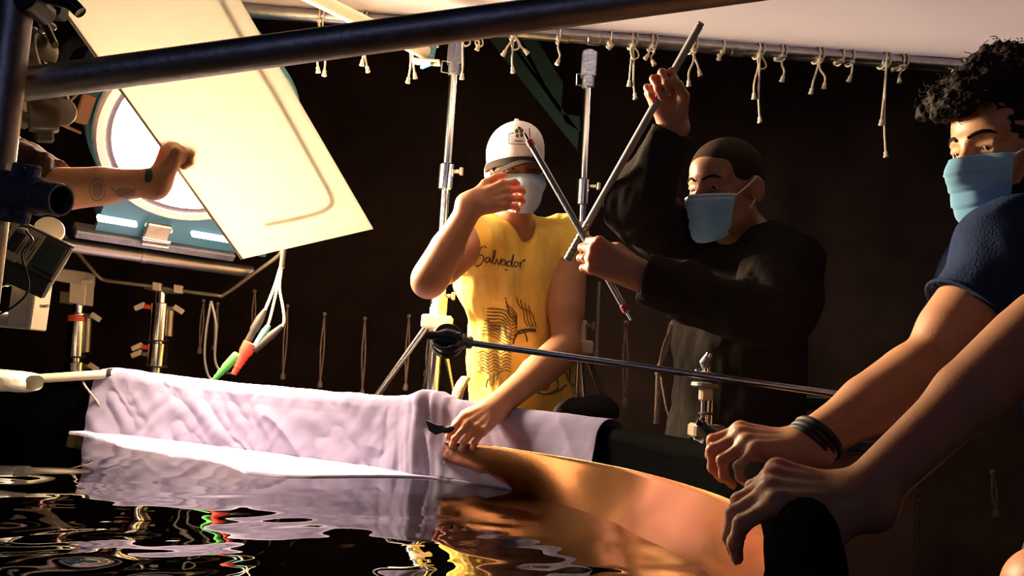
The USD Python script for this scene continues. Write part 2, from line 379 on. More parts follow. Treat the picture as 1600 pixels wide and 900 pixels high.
# ------------------------------------------------------------------ copper sheet bent along the inside of the rim
cop_top = spline([at(694, 690, 2.38) * [1, 1, 0] + [0, 0, .918], at(775, 692, 2.28) * [1, 1, 0] + [0, 0, .925], at(960, 727, 1.93) * [1, 1, 0] + [0, 0, .93],
                  at(1090, 766, 1.62) * [1, 1, 0] + [0, 0, .93], at(1170, 797, 1.40) * [1, 1, 0] + [0, 0, .928], at(1212, 840, 1.16) * [1, 1, 0] + [0, 0, .925], at(1235, 890, .98) * [1, 1, 0] + [0, 0, .93]], 120)
cop_wl = spline([atz(690, 742, WZ), atz(803, 766, WZ), atz(937, 807, WZ), atz(1002, 836, WZ), atz(1075, 872, WZ), atz(1118, 900, WZ), atz(1150, 945, WZ)], 120)
w = np.linspace(0, 1, 40)
dirv = cop_wl - cop_top
P = cop_top[:, None] + dirv[:, None] * (w[None, :, None] * 3.0)
P += .0022 * fbm(P * [3, 3, 3], 2, 8)[..., None]
solo('copper_sheet', grid_sheet(P, .0018), M['copper'], 'bent shiny copper sheet standing half in the water', 'metal sheet', smooth=True)
mm = at(800, 717, 2.27)
# ------------------------------------------------------------------ big lamp
LATHE, RBOX = lathe, rbox
def build_lamp():
    C = at(318, 212, 2.75); n = nrm((.50, -.58, -.64)); r = nrm(np.cross(n, [0, 0, 1.0])); r = r if r[0] > 0 else -r
    u = np.cross(n, r); u = u if u[2] > 0 else -u
    L = thing('studio_lamp', 'large round studio lamp with glowing white lens and blue housing', 'lamp', C)
    B = np.stack([r, np.cross(n, r), n], 1)
    uy = 1.0 if np.cross(n, r) @ u > 0 else -1.0
    K = .948
    def q(x, y, z=0): return C + (r * x + u * y + n * z) * K
    def lathe(p_, a_, b_, *k_, **kw): return LATHE([(x * K, y * K) for x, y in p_], a_, b_, *k_, **kw)
    def rbox(c_, sz, *k_, **kw): return RBOX(c_, np.asarray(sz) * K, *k_, **kw)
    # lens dome
    ang = np.linspace(0, 1, 14); prof = [(1e-4 + .285 * math.sin(a * math.pi / 2), .035 * math.cos(a * math.pi / 2)) for a in ang]
    part(L, 'lens', lathe(prof[::-1], C, C + n, 56, caps=False), M['lens'], True, 'glowing white lens')
    part(L, 'dark_ring', lathe([(.285, -.01), (.285, .012), (.303, .012), (.303, -.01)], C, C + n, 56, False), M['dark_ring'])
    part(L, 'front_ring', lathe([(.303, -.03), (.303, .018), (.33, .018), (.336, .0), (.336, -.05)], C, C + n, 56, False), M['ring_white'], 35, 'pale metal ring around lens')
    part(L, 'barrel', lathe([(.336, -.05), (.35, -.06), (.35, -.28), (.30, -.36), (.12, -.40), (.001, -.40)], C, C + n, 56, False), M['blue_paint'])
    poly = shapely.union_all([sbox(-.22, -.445, .40, -.2), Point(0, 0).buffer(.34)]).difference(Point(0, 0).buffer(.305))
    PM = np.stack([r, u, np.cross(r, u)], 1)
    poly = shapely.affinity.scale(poly, K, K, origin=(0, 0)); e = prism(poly, PM, C - n * .03 * K, .02)
    part(L, 'front_plate', e, M['blue_paint'], False, 'blue plate below the lens')
    part(L, 'lower_housing', rbox(q(.09, -.33, -.16), (.60, .22, .24), PM, .01), M['blue_paint'], False)
    for a, b in ((-.25, -.12), (-.09, .0), (.07, .30)):
        part(L, 'vent_slot', rbox(q((a + b) / 2 + .02, -.388, .0), (b - a, .016, .03), PM, .006), M['vent'], False, 'glowing vent slot')
    lt = part(L, 'latch', rbox(q(-.03, -.41, .012), (.085, .09, .02), PM, .004), M['bronze'], False, 'brass coloured latch')
    part(lt, 'latch_bar', [cyl(q(-.075, -.425, .026), q(.02, -.425, .026), .007), cyl(q(-.07, -.446, .026), q(.02, -.446, .026), .006)], M['chrome'])
    part(L, 'lower_trim', rbox(q(.0, -.463, -.02), (.56, .03, .06), PM, .004), M['cast'], False)
    part(L, 'barn_door_rod', cyl(q(-.33, -.55, -.05), q(.40, -.55, -.05), .022, bevel=.004), M['dark_metal'], 35, 'dark rod under the housing')
    part(L, 'rod_clip', lathe([(.026, 0), (.026, .02)], q(-.03, -.55, -.05), q(0.0, -.55, -.05)), M['dark_metal'])
    # tan bracket at the lens's left
    c0 = q(-.40, .10, -.02); A = PM
    def bar(a, b): return rbox((q(*a) + q(*b)) / 2, (np.linalg.norm(q(*a) - q(*b)) / K, .007, .012), np.stack([nrm(q(*b) - q(*a)), np.cross(n, nrm(q(*b) - q(*a))), n], 1), .002)
    z = .0
    br = part(L, 'side_bracket', [bar((-.44, 0.070, z), (-.38, 0.070, z)), bar((-.44, 0.070, z), (-.455, -0.070, z)), bar((-.455, -0.070, z), (-.36, -0.090, z)),
                                  bar((-.44, 0.070, z), (-.42, 0.000, z)), bar((-.455, 0.000, z), (-.42, 0.000, z)), bar((-.42, 0.000, z), (-.395, 0.060, z)), bar((-.42, 0.000, z), (-.40, -0.080, z))], M['orange_frame'], False, 'tan openwork bracket')
    part(br, 'bracket_plate', rbox(q(-.37, -.01, -.005), (.04, .10, .02), PM, .004), M['orange_frame'], False)
    # yoke and stand
    part(L, 'yoke', tube(spline([q(-.36, 0, -.15), q(-.40, -.02, -.3), q(-.30, .0, -.52), q(0, .0, -.58), q(.30, 0, -.52), q(.40, -.02, -.3), q(.36, 0, -.15)], 40), .018, 10), M['dark_metal'])
    yb = q(0, 0, -.58)
    part(L, 'hanger_pole', cyl(yb - [0, 0, .02], (yb[0], yb[1], 4.45), .024), M['dark_metal'])
    return C, n
LAMP_C, LAMP_N = build_lamp()

# ------------------------------------------------------------------ diffusion board
bl, br_, tl = at(378, 405, 2.24), at(583, 358, 2.22), at(62, -35, 1.80)
bn = nrm(np.cross(br_ - bl, tl - bl))
def onboard(px, py):
    d = ray(px, py); return CAM + d * (((bl - CAM) @ bn) / (d @ bn))
tr = onboard(349, -45)
if bn @ (CAM - bl) < 0: bn = -bn
board = thing('diffusion_board', 'tall white glowing diffusion board held up in front of the round lamp', 'board', (bl + br_) / 2)
def quad_plate(c, th):
    c = np.array(c); v = np.vstack([c, c - bn * th]); f = np.array([[0, 1, 2], [0, 2, 3], [6, 5, 4], [7, 6, 4], [0, 4, 5], [0, 5, 1], [1, 5, 6], [1, 6, 2], [2, 6, 7], [2, 7, 3], [3, 7, 4], [3, 4, 0]])
    return v, f
part(board, 'panel', quad_plate([bl, br_, tr, tl], .004), M['board'], False)
seam = [onboard(*p) - bn * .012 for p in [(412, 352), (470, 340), (500, 331), (513, 322), (515, 310), (500, 280), (430, 155), (400, 105), (330, -20)]]
part(board, 'edge_cord', tube(spline(seam, 60), .0045, 8), M['beige'], True, 'cord along the back of the board')
part(board, 'edge_strip', tube([tl - bn * .002, bl - bn * .002], .004, 8), M['beige'], True)

# ------------------------------------------------------------------ overhead silk on its pipe, with ties
p0, p1 = atz(425, 20, 2.2), atz(1600, 112, 2.2)
def pipe_pt(px):
    a, b = pix(p0)[0][0], pix(p1)[0][0]
    lo, hi = 0.0, 1.0
    for _ in range(40):
        t = (lo + hi) / 2
        if pix(p0 + (p1 - p0) * t)[0][0, 0] < px: lo = t
        else: hi = t
    return p0 + (p1 - p0) * lo
pd = nrm(p1 - p0)
ohp = thing('overhead_pipe', 'long horizontal steel pipe carrying the white overhead silk', 'pipe', (p0 + p1) / 2)
part(ohp, 'tube', cyl(p0 - pd * .3, p1 + pd * .8, .021, bevel=.002), M['steel'])
for x in (880, 928, 1152, 1385): c = pipe_pt(x); part(ohp, 'joint_collar', cyl(c - pd * .02, c + pd * .02, .0235, bevel=.002), M['steel'])
nn_, mm_ = 60, 40
u_, w_ = np.meshgrid(np.linspace(-.12, 1.35, nn_), np.linspace(0, 1, mm_), indexing='ij')
S = (p0 + (p1 - p0) * 0)[None, None] + (p1 - p0)[None, None] * u_[..., None] + np.array([0, -1.0, 0])[None, None] * w_[..., None]
S[..., 2] += .026 - .05 * np.sin(np.pi * w_) * np.clip(np.sin(np.pi * np.clip((u_ + .12) / 1.47, 0, 1)), 0, 1) + .01 * fbm(np.stack([u_ * 6, w_ * 5, 0 * u_], -1), 3, 2)
silk = thing('overhead_silk', 'white stretched overhead silk above the tank', 'fabric', (S[..., 0].mean(), S[..., 1].mean(), 2.2))
part(silk, 'sheet', grid_sheet(S, .002), M['silk'], True)
part(silk, 'hem', tube(S[:, 0] + [0, .004, -.002], .006, 8), M['white_cloth'], True, 'thick white hem')
dp = [atz(478, -10, 2.13), atz(668, 84, 2.08)]
fr = thing('frame_pole', 'pale diagonal frame pole with blue end plate under the silk', 'pole', dp[1])
part(fr, 'tube', cyl(dp[0] - nrm(dp[1] - dp[0]) * .5, dp[1], .021, bevel=.003), M['beige'])
FB = frame(dp[1] - dp[0], (0, 0, 1))
part(fr, 'end_plate', rbox(dp[1] + nrm(dp[1] - dp[0]) * .005, (.085, .06, .012), FB, .003), M['blue_paint'], False, 'blue end plate')
part(fr, 'corner_bracket', rbox(dp[1] + [.0, -.01, -.03], (.085, .05, .006), np.stack([pd, np.cross([0, 0, 1], pd), [0, 0, 1]], 1), .002), M['beige'], False)

TIES = [ # column on pipe, tails (x, y end), label
    (502, [(497, 108), (507, 113)], 'pair of thin white cord tails hanging nearest the glowing board'),
    (568, [(566, 97), (574, 107)], 'second pair of white cord tails from the board along the overhead pipe'),
    (643, [(638, 124), (648, 117)], 'pair of white cord tails hanging below the blue end plate'),
    (681, [(682, 68)], 'short white cord knot left of the first light stand'),
    (727, [(722, 118)], 'looped white cord tail against the top of the first light stand'),
    (747, [(747, 73)], 'short white loop cord just right of the first light stand'),
    (803, [(801, 108), (788, 82), (821, 80)], 'bow of white cord tied under the overhead pipe with three tails'),
    (873, [(872, 96)], 'single short white cord between bow and second light stand'),
    (952, [(955, 72)], 'small white knot on the pipe right of the second light stand'),
    (988, [(983, 129), (992, 149)], 'two white cord tails hanging left of the raised hand'),
    (1019, [(1020, 97), (1011, 88)], 'stubby white cord pair left of the raised rod tip'),
    (1082, [(1076, 129), (1093, 113)], 'two white cord tails hanging right of the raised rod'),
    (1127, [(1124, 88)], 'small knotted cord between the raised rod and the long double tail'),
    (1185, [(1178, 149), (1187, 186)], 'long double white cord tail above the bearded short haired man in dark shirt'),
    (1220, [(1215, 92), (1223, 122)], 'cord with short tail right of the long double tail'),
    (1278, [(1268, 141), (1288, 133)], 'two even cord tails at the middle of the right pipe half'),
    (1312, [(1309, 98)], 'knot of cord on the pipe left of a short fat tail'),
    (1328, [(1328, 122)], 'short fat cord tail left of the longest tails'),
    (1381, [(1377, 190), (1384, 240)], 'longest pair of white cord tails, left of the curly hair'),
    (1408, [(1399, 108), (1405, 124)], 'cord knot right of the longest tails'),
    (1502, [(1494, 112)], 'double wrapped cord where the pipe meets the curly hair'),
]
TIES[13] = (1185, [(1178, 149), (1187, 186)], 'long double white cord tail hanging above the short haired man in dark shirt')
rng = np.random.default_rng(5)
for px, tails, lab in TIES:
    c = pipe_pt(px); t = thing('tie_cord', lab, 'cord', c, 'white tie cords along the overhead pipe')
    rr = .0034
    for sft in ((0,) if len(tails) == 1 and px != 1502 else (-.006, .007)):
        a = np.linspace(0, 2 * np.pi, 20, endpoint=False)
        ring = c + pd * sft + .0265 * (np.cos(a)[:, None] * np.array([0, 0, 1.0]) + np.sin(a)[:, None] * np.cross(pd, [0, 0, 1]))+ pd * (.006 * np.sin(a))[:, None]
        part(t, 'loop', tube(ring, rr, 6, closed=True), M['rope'], True)
    kn = c + np.array([0, -.022, -.022])
    part(t, 'knot', ball(kn, (.009, .008, .008), 2), M['rope'], True)
    if px in (803, 988, 1185, 747, 727):
        lp = spline([kn, kn + [.016, 0, -.02], kn + [.02, 0, -.038], kn + [.004, 0, -.045], kn + [-.006, 0, -.02], kn], 24)
        part(t, 'bow_loop', tube(lp, rr * .9, 6), M['rope'], True)
    for (ex, ey) in tails:
        e = at(ex, ey, c[1] - .022)
        k = rng.uniform(-.006, .006, (2, 3)) * [1, 1, .2]
        pts = spline([kn, kn + (e - kn) * .35 + k[0], kn + (e - kn) * .7 + k[1], e], 18)
        tl_ = part(t, 'tail', tube(pts, rr, 7), M['rope'], True)
        dn = nrm(e - pts[-3])
        part(tl_, 'frayed_end', lathe([(.003, -.006), (.0065, .0), (.006, .006), (.0085, .016), (.004, .017)], e - dn * .004, e + dn, 9), M['rope'], True)

# ------------------------------------------------------------------ light stands
def stand(top, bottom_px, Y, hub_px, label, knobs, legs, tw=.0145):
    a = at(*top, Y); b = at(*bottom_px, Y)
    d = nrm(b - a)
    t = thing('light_stand', label, 'light stand', (b[0], b[1], 0))
    def on(py): 
        s = (py - top[1]) / (bottom_px[1] - top[1]); return a + (b - a) * s
    part(t, 'top_tube', cyl(on(top[1] + 20), on(knobs[1] + 5), tw, bevel=.002), M['chrome'])
    part(t, 'head_casting', [cyl(on(top[1] - 3), on(top[1] + 58), .021, bevel=.003), rbox(on(top[1] + 20), (.05, .04, .09), np.eye(3), .004)], M['cast'])
    part(t, 'head_handle', tube([on(top[1] + 38) + [-.02, -.01, 0], on(top[1] + 38) + [-.042, -.01, 0], on(top[1] + 56) + [-.042, -.01, 0], on(top[1] + 56) + [-.02, -.01, 0]], .0035, 8), M['chrome'])
    part(t, 'lower_tube', cyl(on(knobs[1]), on(hub_px), tw * 1.35, bevel=.002), M['chrome'])
    for k in knobs:
        kc = part(t, 'collar', cyl(on(k), on(k + 42), tw * 1.75, bevel=.004), M['chrome'])
        part(kc, 'lock_knob', [cyl(on(k + 12) + [.02, -.01, 0], on(k + 12) + [.042, -.02, 0], .007, bevel=.002), rbox(on(k + 14) + [.048, -.02, .004], (.012, .02, .026), np.eye(3), .003)], M['bronze'])
    h = on(hub_px)
    part(t, 'leg_hub', [rbox(h, (.10, .07, .045), np.eye(3), .006), cyl(h + [0, 0, .09], h - [0, 0, .03], .028, bevel=.005)], M['beige'], 35)
    part(t, 'center_tube', cyl(h, (h + b) / 2 * 0 + np.array([h[0] + d[0] * .6, h[1], h[2] - .85]), .021, bevel=.002), M['chrome'])
    for k, (dx, dy) in enumerate(legs):
        p_ = h + [dx * .04, dy * .04, -.01]; e = np.array([h[0] + dx, h[1] + dy, .02])
        lg = part(t, 'leg', cyl(p_, e, .0105, bevel=.002), M['chrome'])
        part(lg, 'foot', ball(e, .016, 2), M['rubber'], True)
        m2 = p_ + (e - p_) * .45; c2 = np.array([h[0] + d[0] * .35, h[1], h[2] - .72])
        part(t, 'brace', cyl(m2, c2, .006), M['chrome'])
        part(lg, 'leg_joint', rbox(p_ + (e - p_) * .25, (.025, .02, .03), np.eye(3), .004), M['bronze'], False)
stand((713, 62), (674, 640), 2.88, 508, 'chrome light stand behind the yellow shirted man, left of his elbow', [262, 455], [(-.78, .20), (.30, .50), (-.15, .52)], .0155)
stand((921, 82), (898, 640), 2.95, 545, 'chrome light stand between the two men holding rods, behind them', [285, 500], [(.18, -.12), (.12, .55), (.62, .3)], .0125)

# ------------------------------------------------------------------ foreground scaffold pipes
YB = 1.2
va, vb = at(31, -60, YB), at(-26, 420, YB)
vp = thing('upright_pipe', 'thick steel upright pipe close up at the left edge', 'pipe', vb)
part(vp, 'tube', cyl(va + (va - vb) * .3, vb + (va - vb) * ((.31 - vb[2]) / (va - vb)[2]), .0243), M['dark_pipe'])
part(vp, 'collar', cyl(at(-4, 268, YB), at(-10, 318, YB), .030, bevel=.002), M['steel'], 35, 'bright steel collar')
ca, cb = at(44, 131, YB + .055), at(1110, -14, YB + .055)
cp = thing('cross_pipe', 'long steel scaffold pipe crossing the top of the picture', 'pipe', (ca + cb) / 2)
part(cp, 'tube', cyl(ca - (cb - ca) * .06, ca + (cb - ca) * ((2.9 - ca[0]) / (cb - ca)[0]), .0243), M['dark_pipe'])
# couplers where they cross
def coupler(c, d1, d2, s, label, name='pipe_coupler', nut=1):
    t = thing(name, label, 'clamp', c)
    for k, d in enumerate((d1, d2)):
        d = nrm(d); Fm = frame(d, (0, 1, .3)); o = c + Fm[:, 0] * .012 * (1 if k else -1)
        part(t, 'jaw', lathe([(.028 * s, -.022 * s), (.036 * s, -.022 * s), (.039 * s, -.014 * s), (.039 * s, .014 * s), (.036 * s, .022 * s), (.028 * s, .022 * s), (.028 * s, -.022 * s)], o, o + d, 26, False), M['bronze'])
        e = o + Fm[:, 1] * .046 * s
        bt = part(t, 'bolt', cyl(e - Fm[:, 0] * .03 * s, e + Fm[:, 0] * .045 * s, .006 * s), M['bronze'])
        part(bt, 'wing_nut', [rbox(e + Fm[:, 0] * .045 * s + d * .011 * g * s, (.012 * s, .008 * s, .026 * s), np.stack([Fm[:, 0], Fm[:, 1], d], 1), .003) for g in (-1, 1)] + [cyl(e + Fm[:, 0] * .034 * s, e + Fm[:, 0] * .055 * s, .010 * s)], M['bronze'], False)
        part(t, 'lug', rbox(o - Fm[:, 1] * .042 * s, (.03 * s, .024 * s, .03 * s), np.stack([Fm[:, 0], Fm[:, 1], d], 1), .004), M['bronze'], False)
    return t
coupler(at(52, 92, YB + .14), (1, .1, .3), (.5, 1, -.2), .95, 'tan swivel clamp above the end of the cross pipe')
lowcl = coupler(at(66, 172, YB + .13), (1, .6, .2), (.3, 1, -.1), .9, 'tan swivel clamp with round cap below the cross pipe end')
cpd = at(92, 172, YB + .12)
part(lowcl, 'cap', lathe([(.001, 0), (.017, 0), (.022, .005), (.022, .012), (.016, .019), (.001, .021)], cpd + [.0, .01, 0], cpd + [.012, -.03, -.006], 28), M['beige'], 35, 'round cream cap')
ph = thing('clamp_lever', 'dark bent lever handle at the top left in front of the board', 'lever', at(110, 5, YB))
part(ph, 'arm', tube(spline([at(62, -12, YB), at(90, -2, YB), at(110, 5, YB), at(126, 20, YB)], 16), np.linspace(.012, .009, 16), 10), M['black_plastic'], True)
part(ph, 'hub', [cyl(at(55, 10, YB) + [0, .03, 0], at(55, 10, YB) - [0, .03, 0], .016, bevel=.003), rbox(at(75, 12, YB + .05), (.05, .03, .03), np.eye(3), .004)], M['black_plastic'])
# tee fitting with open mouth
ta, tb = at(-5, 296, YB), at(96, 313, YB - .035)
td = nrm(tb - ta); L_ = np.linalg.norm(tb - ta)
tee = thing('tee_fitting', 'dark cast tee fitting with an open round mouth on the upright pipe', 'pipe fitting', ta)
part(tee, 'socket', lathe([(.019, L_), (.0215, L_), (.0225, L_ - .004), (.0225, L_ * .45), (.024, L_ * .3), (.024, 0), (.001, 0), (.001, L_ * .35), (.019, L_ * .35), (.019, L_)], ta, tb, 32, False), M['cast'])
FT = frame(td, (0, 0, 1))
for s in (1, -1):
    fl = part(tee, 'flange', rbox(ta + td * L_ * .38 + FT[:, 0] * .028 * s, (.026, .012, .045), np.stack([FT[:, 0], FT[:, 1], FT[:, 2]], 1), .006), M['cast'], 35)
    part(fl, 'bolt_head', cyl(ta + td * L_ * .42 + FT[:, 0] * .030 * s - FT[:, 1] * .011, ta + td * L_ * .42 + FT[:, 0] * .030 * s + FT[:, 1] * .011, .0055, sides=6), M['dark_metal'], False)
part(tee, 'rib', lathe([(.0225, 0), (.026, .002), (.026, .008), (.0225, .01)], ta + td * L_ * .62, tb, 28, False), M['cast'])

# ------------------------------------------------------------------ clutter at the left
def tilted_box():
    a, b, c = at(22, 340, 1.75), at(116, 386, 1.80), at(86, 444, 1.75)
    x = nrm(b - a); y = nrm((c - b) - x * ((c - b) @ x)); z = np.cross(x, y); Mx = np.stack([x, y, z], 1)
    W, H = .20, np.linalg.norm(c - b); o = b - x * W / 2 + y * H / 2
    if z[1] < 0: z = -z
    o = o + z * .04
    t = thing('power_supply', 'black tilted power supply box with vents at the left edge', 'power supply', o)
    Mx = np.stack([x, y, np.cross(x, y)], 1)
    s = np.sign(np.cross(x, y)[1])
    def q(u, v): return o + x * u + y * v - z * .0405
    part(t, 'case', rbox(o, (W, H, .08), Mx, .005), M['black_plastic'], False)
    part(t, 'top_edge', rbox(o - y * (H / 2 + .001), (W, .003, .08), Mx, .001), M['beige'], False)
    for u0 in (-.022, .030):
        vp_ = part(t, 'vent_panel', rbox(q(u0, 0), (.032, H * .86, .004), Mx, .001), M['bronze'], False)
        for k in range(5): part(vp_, 'vent_slit', rbox(q(u0 - .011 + k * .0055, (-.25 if k % 2 else .2) * H * .5) - z * .002, (.0022, H * .36, .002), Mx, .0005), M['black_plastic'], False)
    part(t, 'socket_plate', rbox(q(.0, H * .36), (.05, H * .2, .006), Mx, .001), M['bronze'], False)
    part(t, 'display', rbox(q(.074, 0), (.036, H * .7, .004), Mx, .001), M['screen'], False)
    pl = part(t, 'plug', cyl(q(.0, -H * .28), q(.012, -H * .2) - z * .02, .006, bevel=.001), M['beige'])
    part(t, 'cord', tube(spline([q(.012, -H * .2) - z * .02, q(.032, .0) - z * .03, q(.03, H * .35) - z * .025, at(45, 450, 1.68), at(20, 480, 1.68), at(-20, 497, 1.68)], 40), .0022, 8), M['black_plastic'], True)
    part(t, 'green_tab', rbox(q(-.045, -H * .22), (.012, H * .3, .008), Mx, .002), M['green'], False)
tilted_box()
sb = at(45, 475, 1.95)
FBm = np.stack([nrm(at(70, 480, 1.95) - at(20, 474, 1.95)), [0, 1.0, 0], nrm(at(48, 440, 1.95) - at(38, 510, 1.95))], 1)
brk = thing('mount_bracket', 'cream angled mounting bracket under the power supply', 'bracket', sb)
part(brk, 'upright', rbox(at(40, 472, 1.95), (.045, .05, .11), FBm, .004), M['beige'], False)
part(brk, 'side_plate', rbox(at(62, 472, 1.95), (.012, .07, .125), FBm, .003), M['beige'], False)
ft_ = at(55, 504, 1.95); fe_ = np.array([-1.95, 1.95, ft_[2] + .01])
part(brk, 'foot_tube', cyl(fe_, ft_, .017, bevel=.003), M['beige'])
part(brk, 'post', cyl(fe_ + [0, 0, .03], (fe_[0], fe_[1], 0.0), .02, bevel=.003), M['beige'])
part(brk, 'peg', cyl(at(64, 478, 1.93), at(74, 478, 1.92), .004), M['beige'])
part(brk, 'knob', [ball(at(12, 437, 1.92), (.016, .014, .016)), cyl(at(-6, 448, 1.9), at(16, 436, 1.9), .008)], M['chrome'], True)
part(brk, 'collar', lathe([(.001, 0), (.026, .0), (.030, .01), (.026, .022), (.001, .022)], at(76, 362, 1.85), at(84, 350, 1.80), 24), M['beige'])

def riser(cx_px, Y, label, top_y, sleeves, tilt, red, base_y):
    tpt, bpt = at(cx_px + tilt, top_y, Y), at(cx_px - tilt * .6, base_y, Y)
    t = thing('light_riser', label, 'light stand', (bpt[0], bpt[1], 0))
    def on(py): return tpt + (bpt - tpt) * (py - top_y) / (base_y - top_y)
    bot = on(base_y); bot0 = np.array([bot[0] + (bot - tpt)[0] * .4, bot[1], .02])
    part(t, 'column', cyl(on(top_y), bot, .022, bevel=.002), M['chrome'])
    part(t, 'lower_column', cyl(bot, bot0, .028), M['chrome'])
    for (y0, y1, r) in sleeves:
        part(t, 'sleeve', cyl(on(y0), on(y1), r, bevel=.003), M['chrome'])
        part(t, 'black_band', lathe([(r, 0), (r + .0018, .001), (r + .0018, .005), (r, .006)], on(y1 - 3), on(y1 + 5), 26, False), M['black_plastic'])
    part(t, 'side_tube', cyl(on(sleeves[0][0] + 4) + [.040, -.006, 0], on(sleeves[0][1] - 10) + [.040, -.006, 0], .013, bevel=.002), M['bronze'])
    for (yk, sd, colr) in red:
        o = on(yk)
        kb = part(t, 'lock_screw', cyl(o + [sd * .025, -.012, 0], o + [sd * .055, -.014, .002], .009, bevel=.001), M['red' if colr else 'bronze'], 35, 'red locking screw' if colr else None)
        part(kb, 'wing', rbox(o + [sd * .072, -.014, .0], (.042, .012, .02), np.array([[math.cos(.5), 0, sd * math.sin(.5)], [0, 1, 0], [-sd * math.sin(.5), 0, math.cos(.5)]]), .003), M['beige'], False)
    for a in (62, 90, 118):
        part(t, 'leg', cyl((bot0[0], bot0[1], .5), (bot0[0] + .4 * math.cos(math.radians(a)), bot0[1] + .4 * math.sin(math.radians(a)), .0), .011), M['chrome'])
    return on, t
on1, t1 = riser(120, 3.3, 'chrome riser stand with red collar and cream block on top, left end of rim', 455, [(490, 560, .034), (566, 600, .040)], 4, [(494, 1, False), (572, 1, False)], 590)
part(t1, 'red_collar', cyl(on1(493), on1(503), .0355), M['red'], 35, 'red band')
bx = np.stack([nrm(at(140, 440, 3.3) - at(95, 433, 3.3)), [0, 1.0, 0], nrm(at(120, 425, 3.3) - at(117, 470, 3.3))], 1)
part(t1, 'head_block', rbox(at(128, 452, 3.3), (.062, .07, .115), bx, .004), M['beige'], False, 'cream block')
part(t1, 'head_plate', rbox(at(115, 433, 3.3), (.13, .08, .05), bx, .004), M['beige'], False)
part(t1, 'head_bolt', cyl(at(128, 440, 3.25), at(146, 440, 3.25), .010, bevel=.003), M['beige'])
part(t1, 'small_block', rbox(at(106, 466, 3.3), (.04, .05, .045), bx, .003), M['bronze'], False)
on2, t2 = riser(247, 3.3, 'brass toned riser stand holding the bent rod behind the cloth', 452, [(474, 535, .036), (537, 575, .037)], 6, [(482, -1, True), (482, 1, False), (545, -1, True), (556, -1, False)], 600)
part(t2, 'top_plate', rbox(on2(452), (.12, .05, .022), bx, .004), M['dark_metal'], False)
brod = thing('bent_rod', 'thin bent metal rod clamped across the second riser stand', 'rod', at(250, 450, 3.27))
part(brod, 'rod', tube(spline([at(84, 345, 3.2), at(110, 380, 3.22), at(150, 428, 3.24), at(162, 437, 3.25), at(180, 440, 3.25), at(250, 449, 3.27), at(335, 461, 3.27), at(352, 459, 3.27), at(400, 425, 3.22), at(436, 398, 3.2), at(441, 380, 3.2)], 90), .0078, 10), M['bronze'], True)
for x, y in ((246, 448), (279, 452)): part(brod, 'clip', rbox(at(x, y, 3.265), (.03, .026, .03), bx, .003), M['beige'], False)

# rim-top pipe, bag
sp = thing('rim_pipe', 'pale pipe lying along the left end of the tank rim', 'pipe', at(120, 598, 3.05))
part(sp, 'tube', cyl(at(-40, 598, 2.98), at(192, 583, 3.02), .0155, bevel=.002), M['beige'])
part(sp, 'rubber_band', lathe([(.0157, 0), (.018, .002), (.018, .016), (.0157, .018)], at(168, 584.6, 3.017), at(180, 583.8, 3.019), 20, False), M['black_plastic'])
part(sp, 'cord', tube(spline([at(128, 590, 3.03), at(133, 603, 3.0), at(150, 625, 3.0), at(165, 648, 3.0)], 20), .004, 7), M['rope_dim'], True)
u_, w_ = np.meshgrid(np.linspace(0, 1, 40), np.linspace(0, 2 * np.pi, 40), indexing='ij')
bc = at(14, 595, 2.9)
rad = np.sin(np.pi * np.clip(u_ * .96 + .02, 0, 1)) ** .13
Pb = np.stack([bc[0] + (u_ - .62) * .22, bc[1] + rad * .080 * np.sign(np.cos(w_)) * np.abs(np.cos(w_)) ** .6, bc[2] + rad * .034 * np.sign(np.sin(w_)) * np.abs(np.sin(w_)) ** .6], -1)
Pb += .012 * fbm(Pb * 22, 3, 6)[..., None]
solo('sand_bag', grid_sheet(Pb), M['bag'], 'small whitish padded bag lying at the left end of the rim', 'bag', smooth=True)

# cable with plugs hanging from the board
cb_ = thing('power_cable', 'hanging split cable ending in red, green and dark plugs', 'cable', at(438, 420, 3.0))
Yc = 3.0
def C_(pts, r, m_, name='wire', lab=None, n=30): return part(cb_, name, tube(spline([at(x, y, Yc) for x, y in pts], n), r, 8), m_, True, lab)
C_([(446, 330), (443, 390), (440, 420)], .010, M['brownplug'], 'cable_sleeve')
C_([(438, 418), (428, 450), (414, 485)], .0055, M['tealwire'])
C_([(440, 418), (432, 455), (424, 490), (419, 508)], .005, M['cable'])
C_([(440, 420), (437, 450), (442, 480), (444, 500), (441, 510)], .005, M['cable'])
def plug(a, b, prof, m_, name, lab=None):
    return part(cb_, name, lathe([(r, t * np.linalg.norm(at(*b, Yc) - at(*a, Yc))) for r, t in prof], at(*a, Yc), at(*b, Yc), 20), m_, 35, lab)
plug((414, 484), (386, 536), [(.007, 0), (.014, .25), (.016, .6), (.012, .65), (.012, 1)], M['brownplug'], 'plug', 'dark plug')
plug((420, 508), (397, 545), [(.008, 0), (.013, .3), (.011, 1)], M['teal'], 'plug', 'teal plug')
plug((441, 509), (397, 548), [(.008, 0), (.014, .4), (.011, 1)], M['brownplug'], 'plug', 'dark plug')
plug((392, 535), (365, 585), [(.010, 0), (.024, .02), (.023, .3), (.017, .42), (.018, .5), (.015, .55), (.016, .63), (.013, .68), (.014, .76), (.011, .8), (.011, .9), (.009, 1)], M['red'], 'plug', 'red ribbed plug')
plug((372, 553), (334, 594), [(.012, 0), (.016, .05), (.015, .5), (.012, .6), (.013, .7), (.010, .8), (.010, .9), (.006, 1)], M['green'], 'plug', 'green ribbed plug')
C_([(330, 470), (322, 520), (320, 560), (326, 588), (336, 594)], .0045, M['brownplug'], 'loop_wire')
C_([(330, 470), (338, 510), (336, 560), (345, 580), (366, 584)], .0045, M['brownplug'], 'loop_wire')

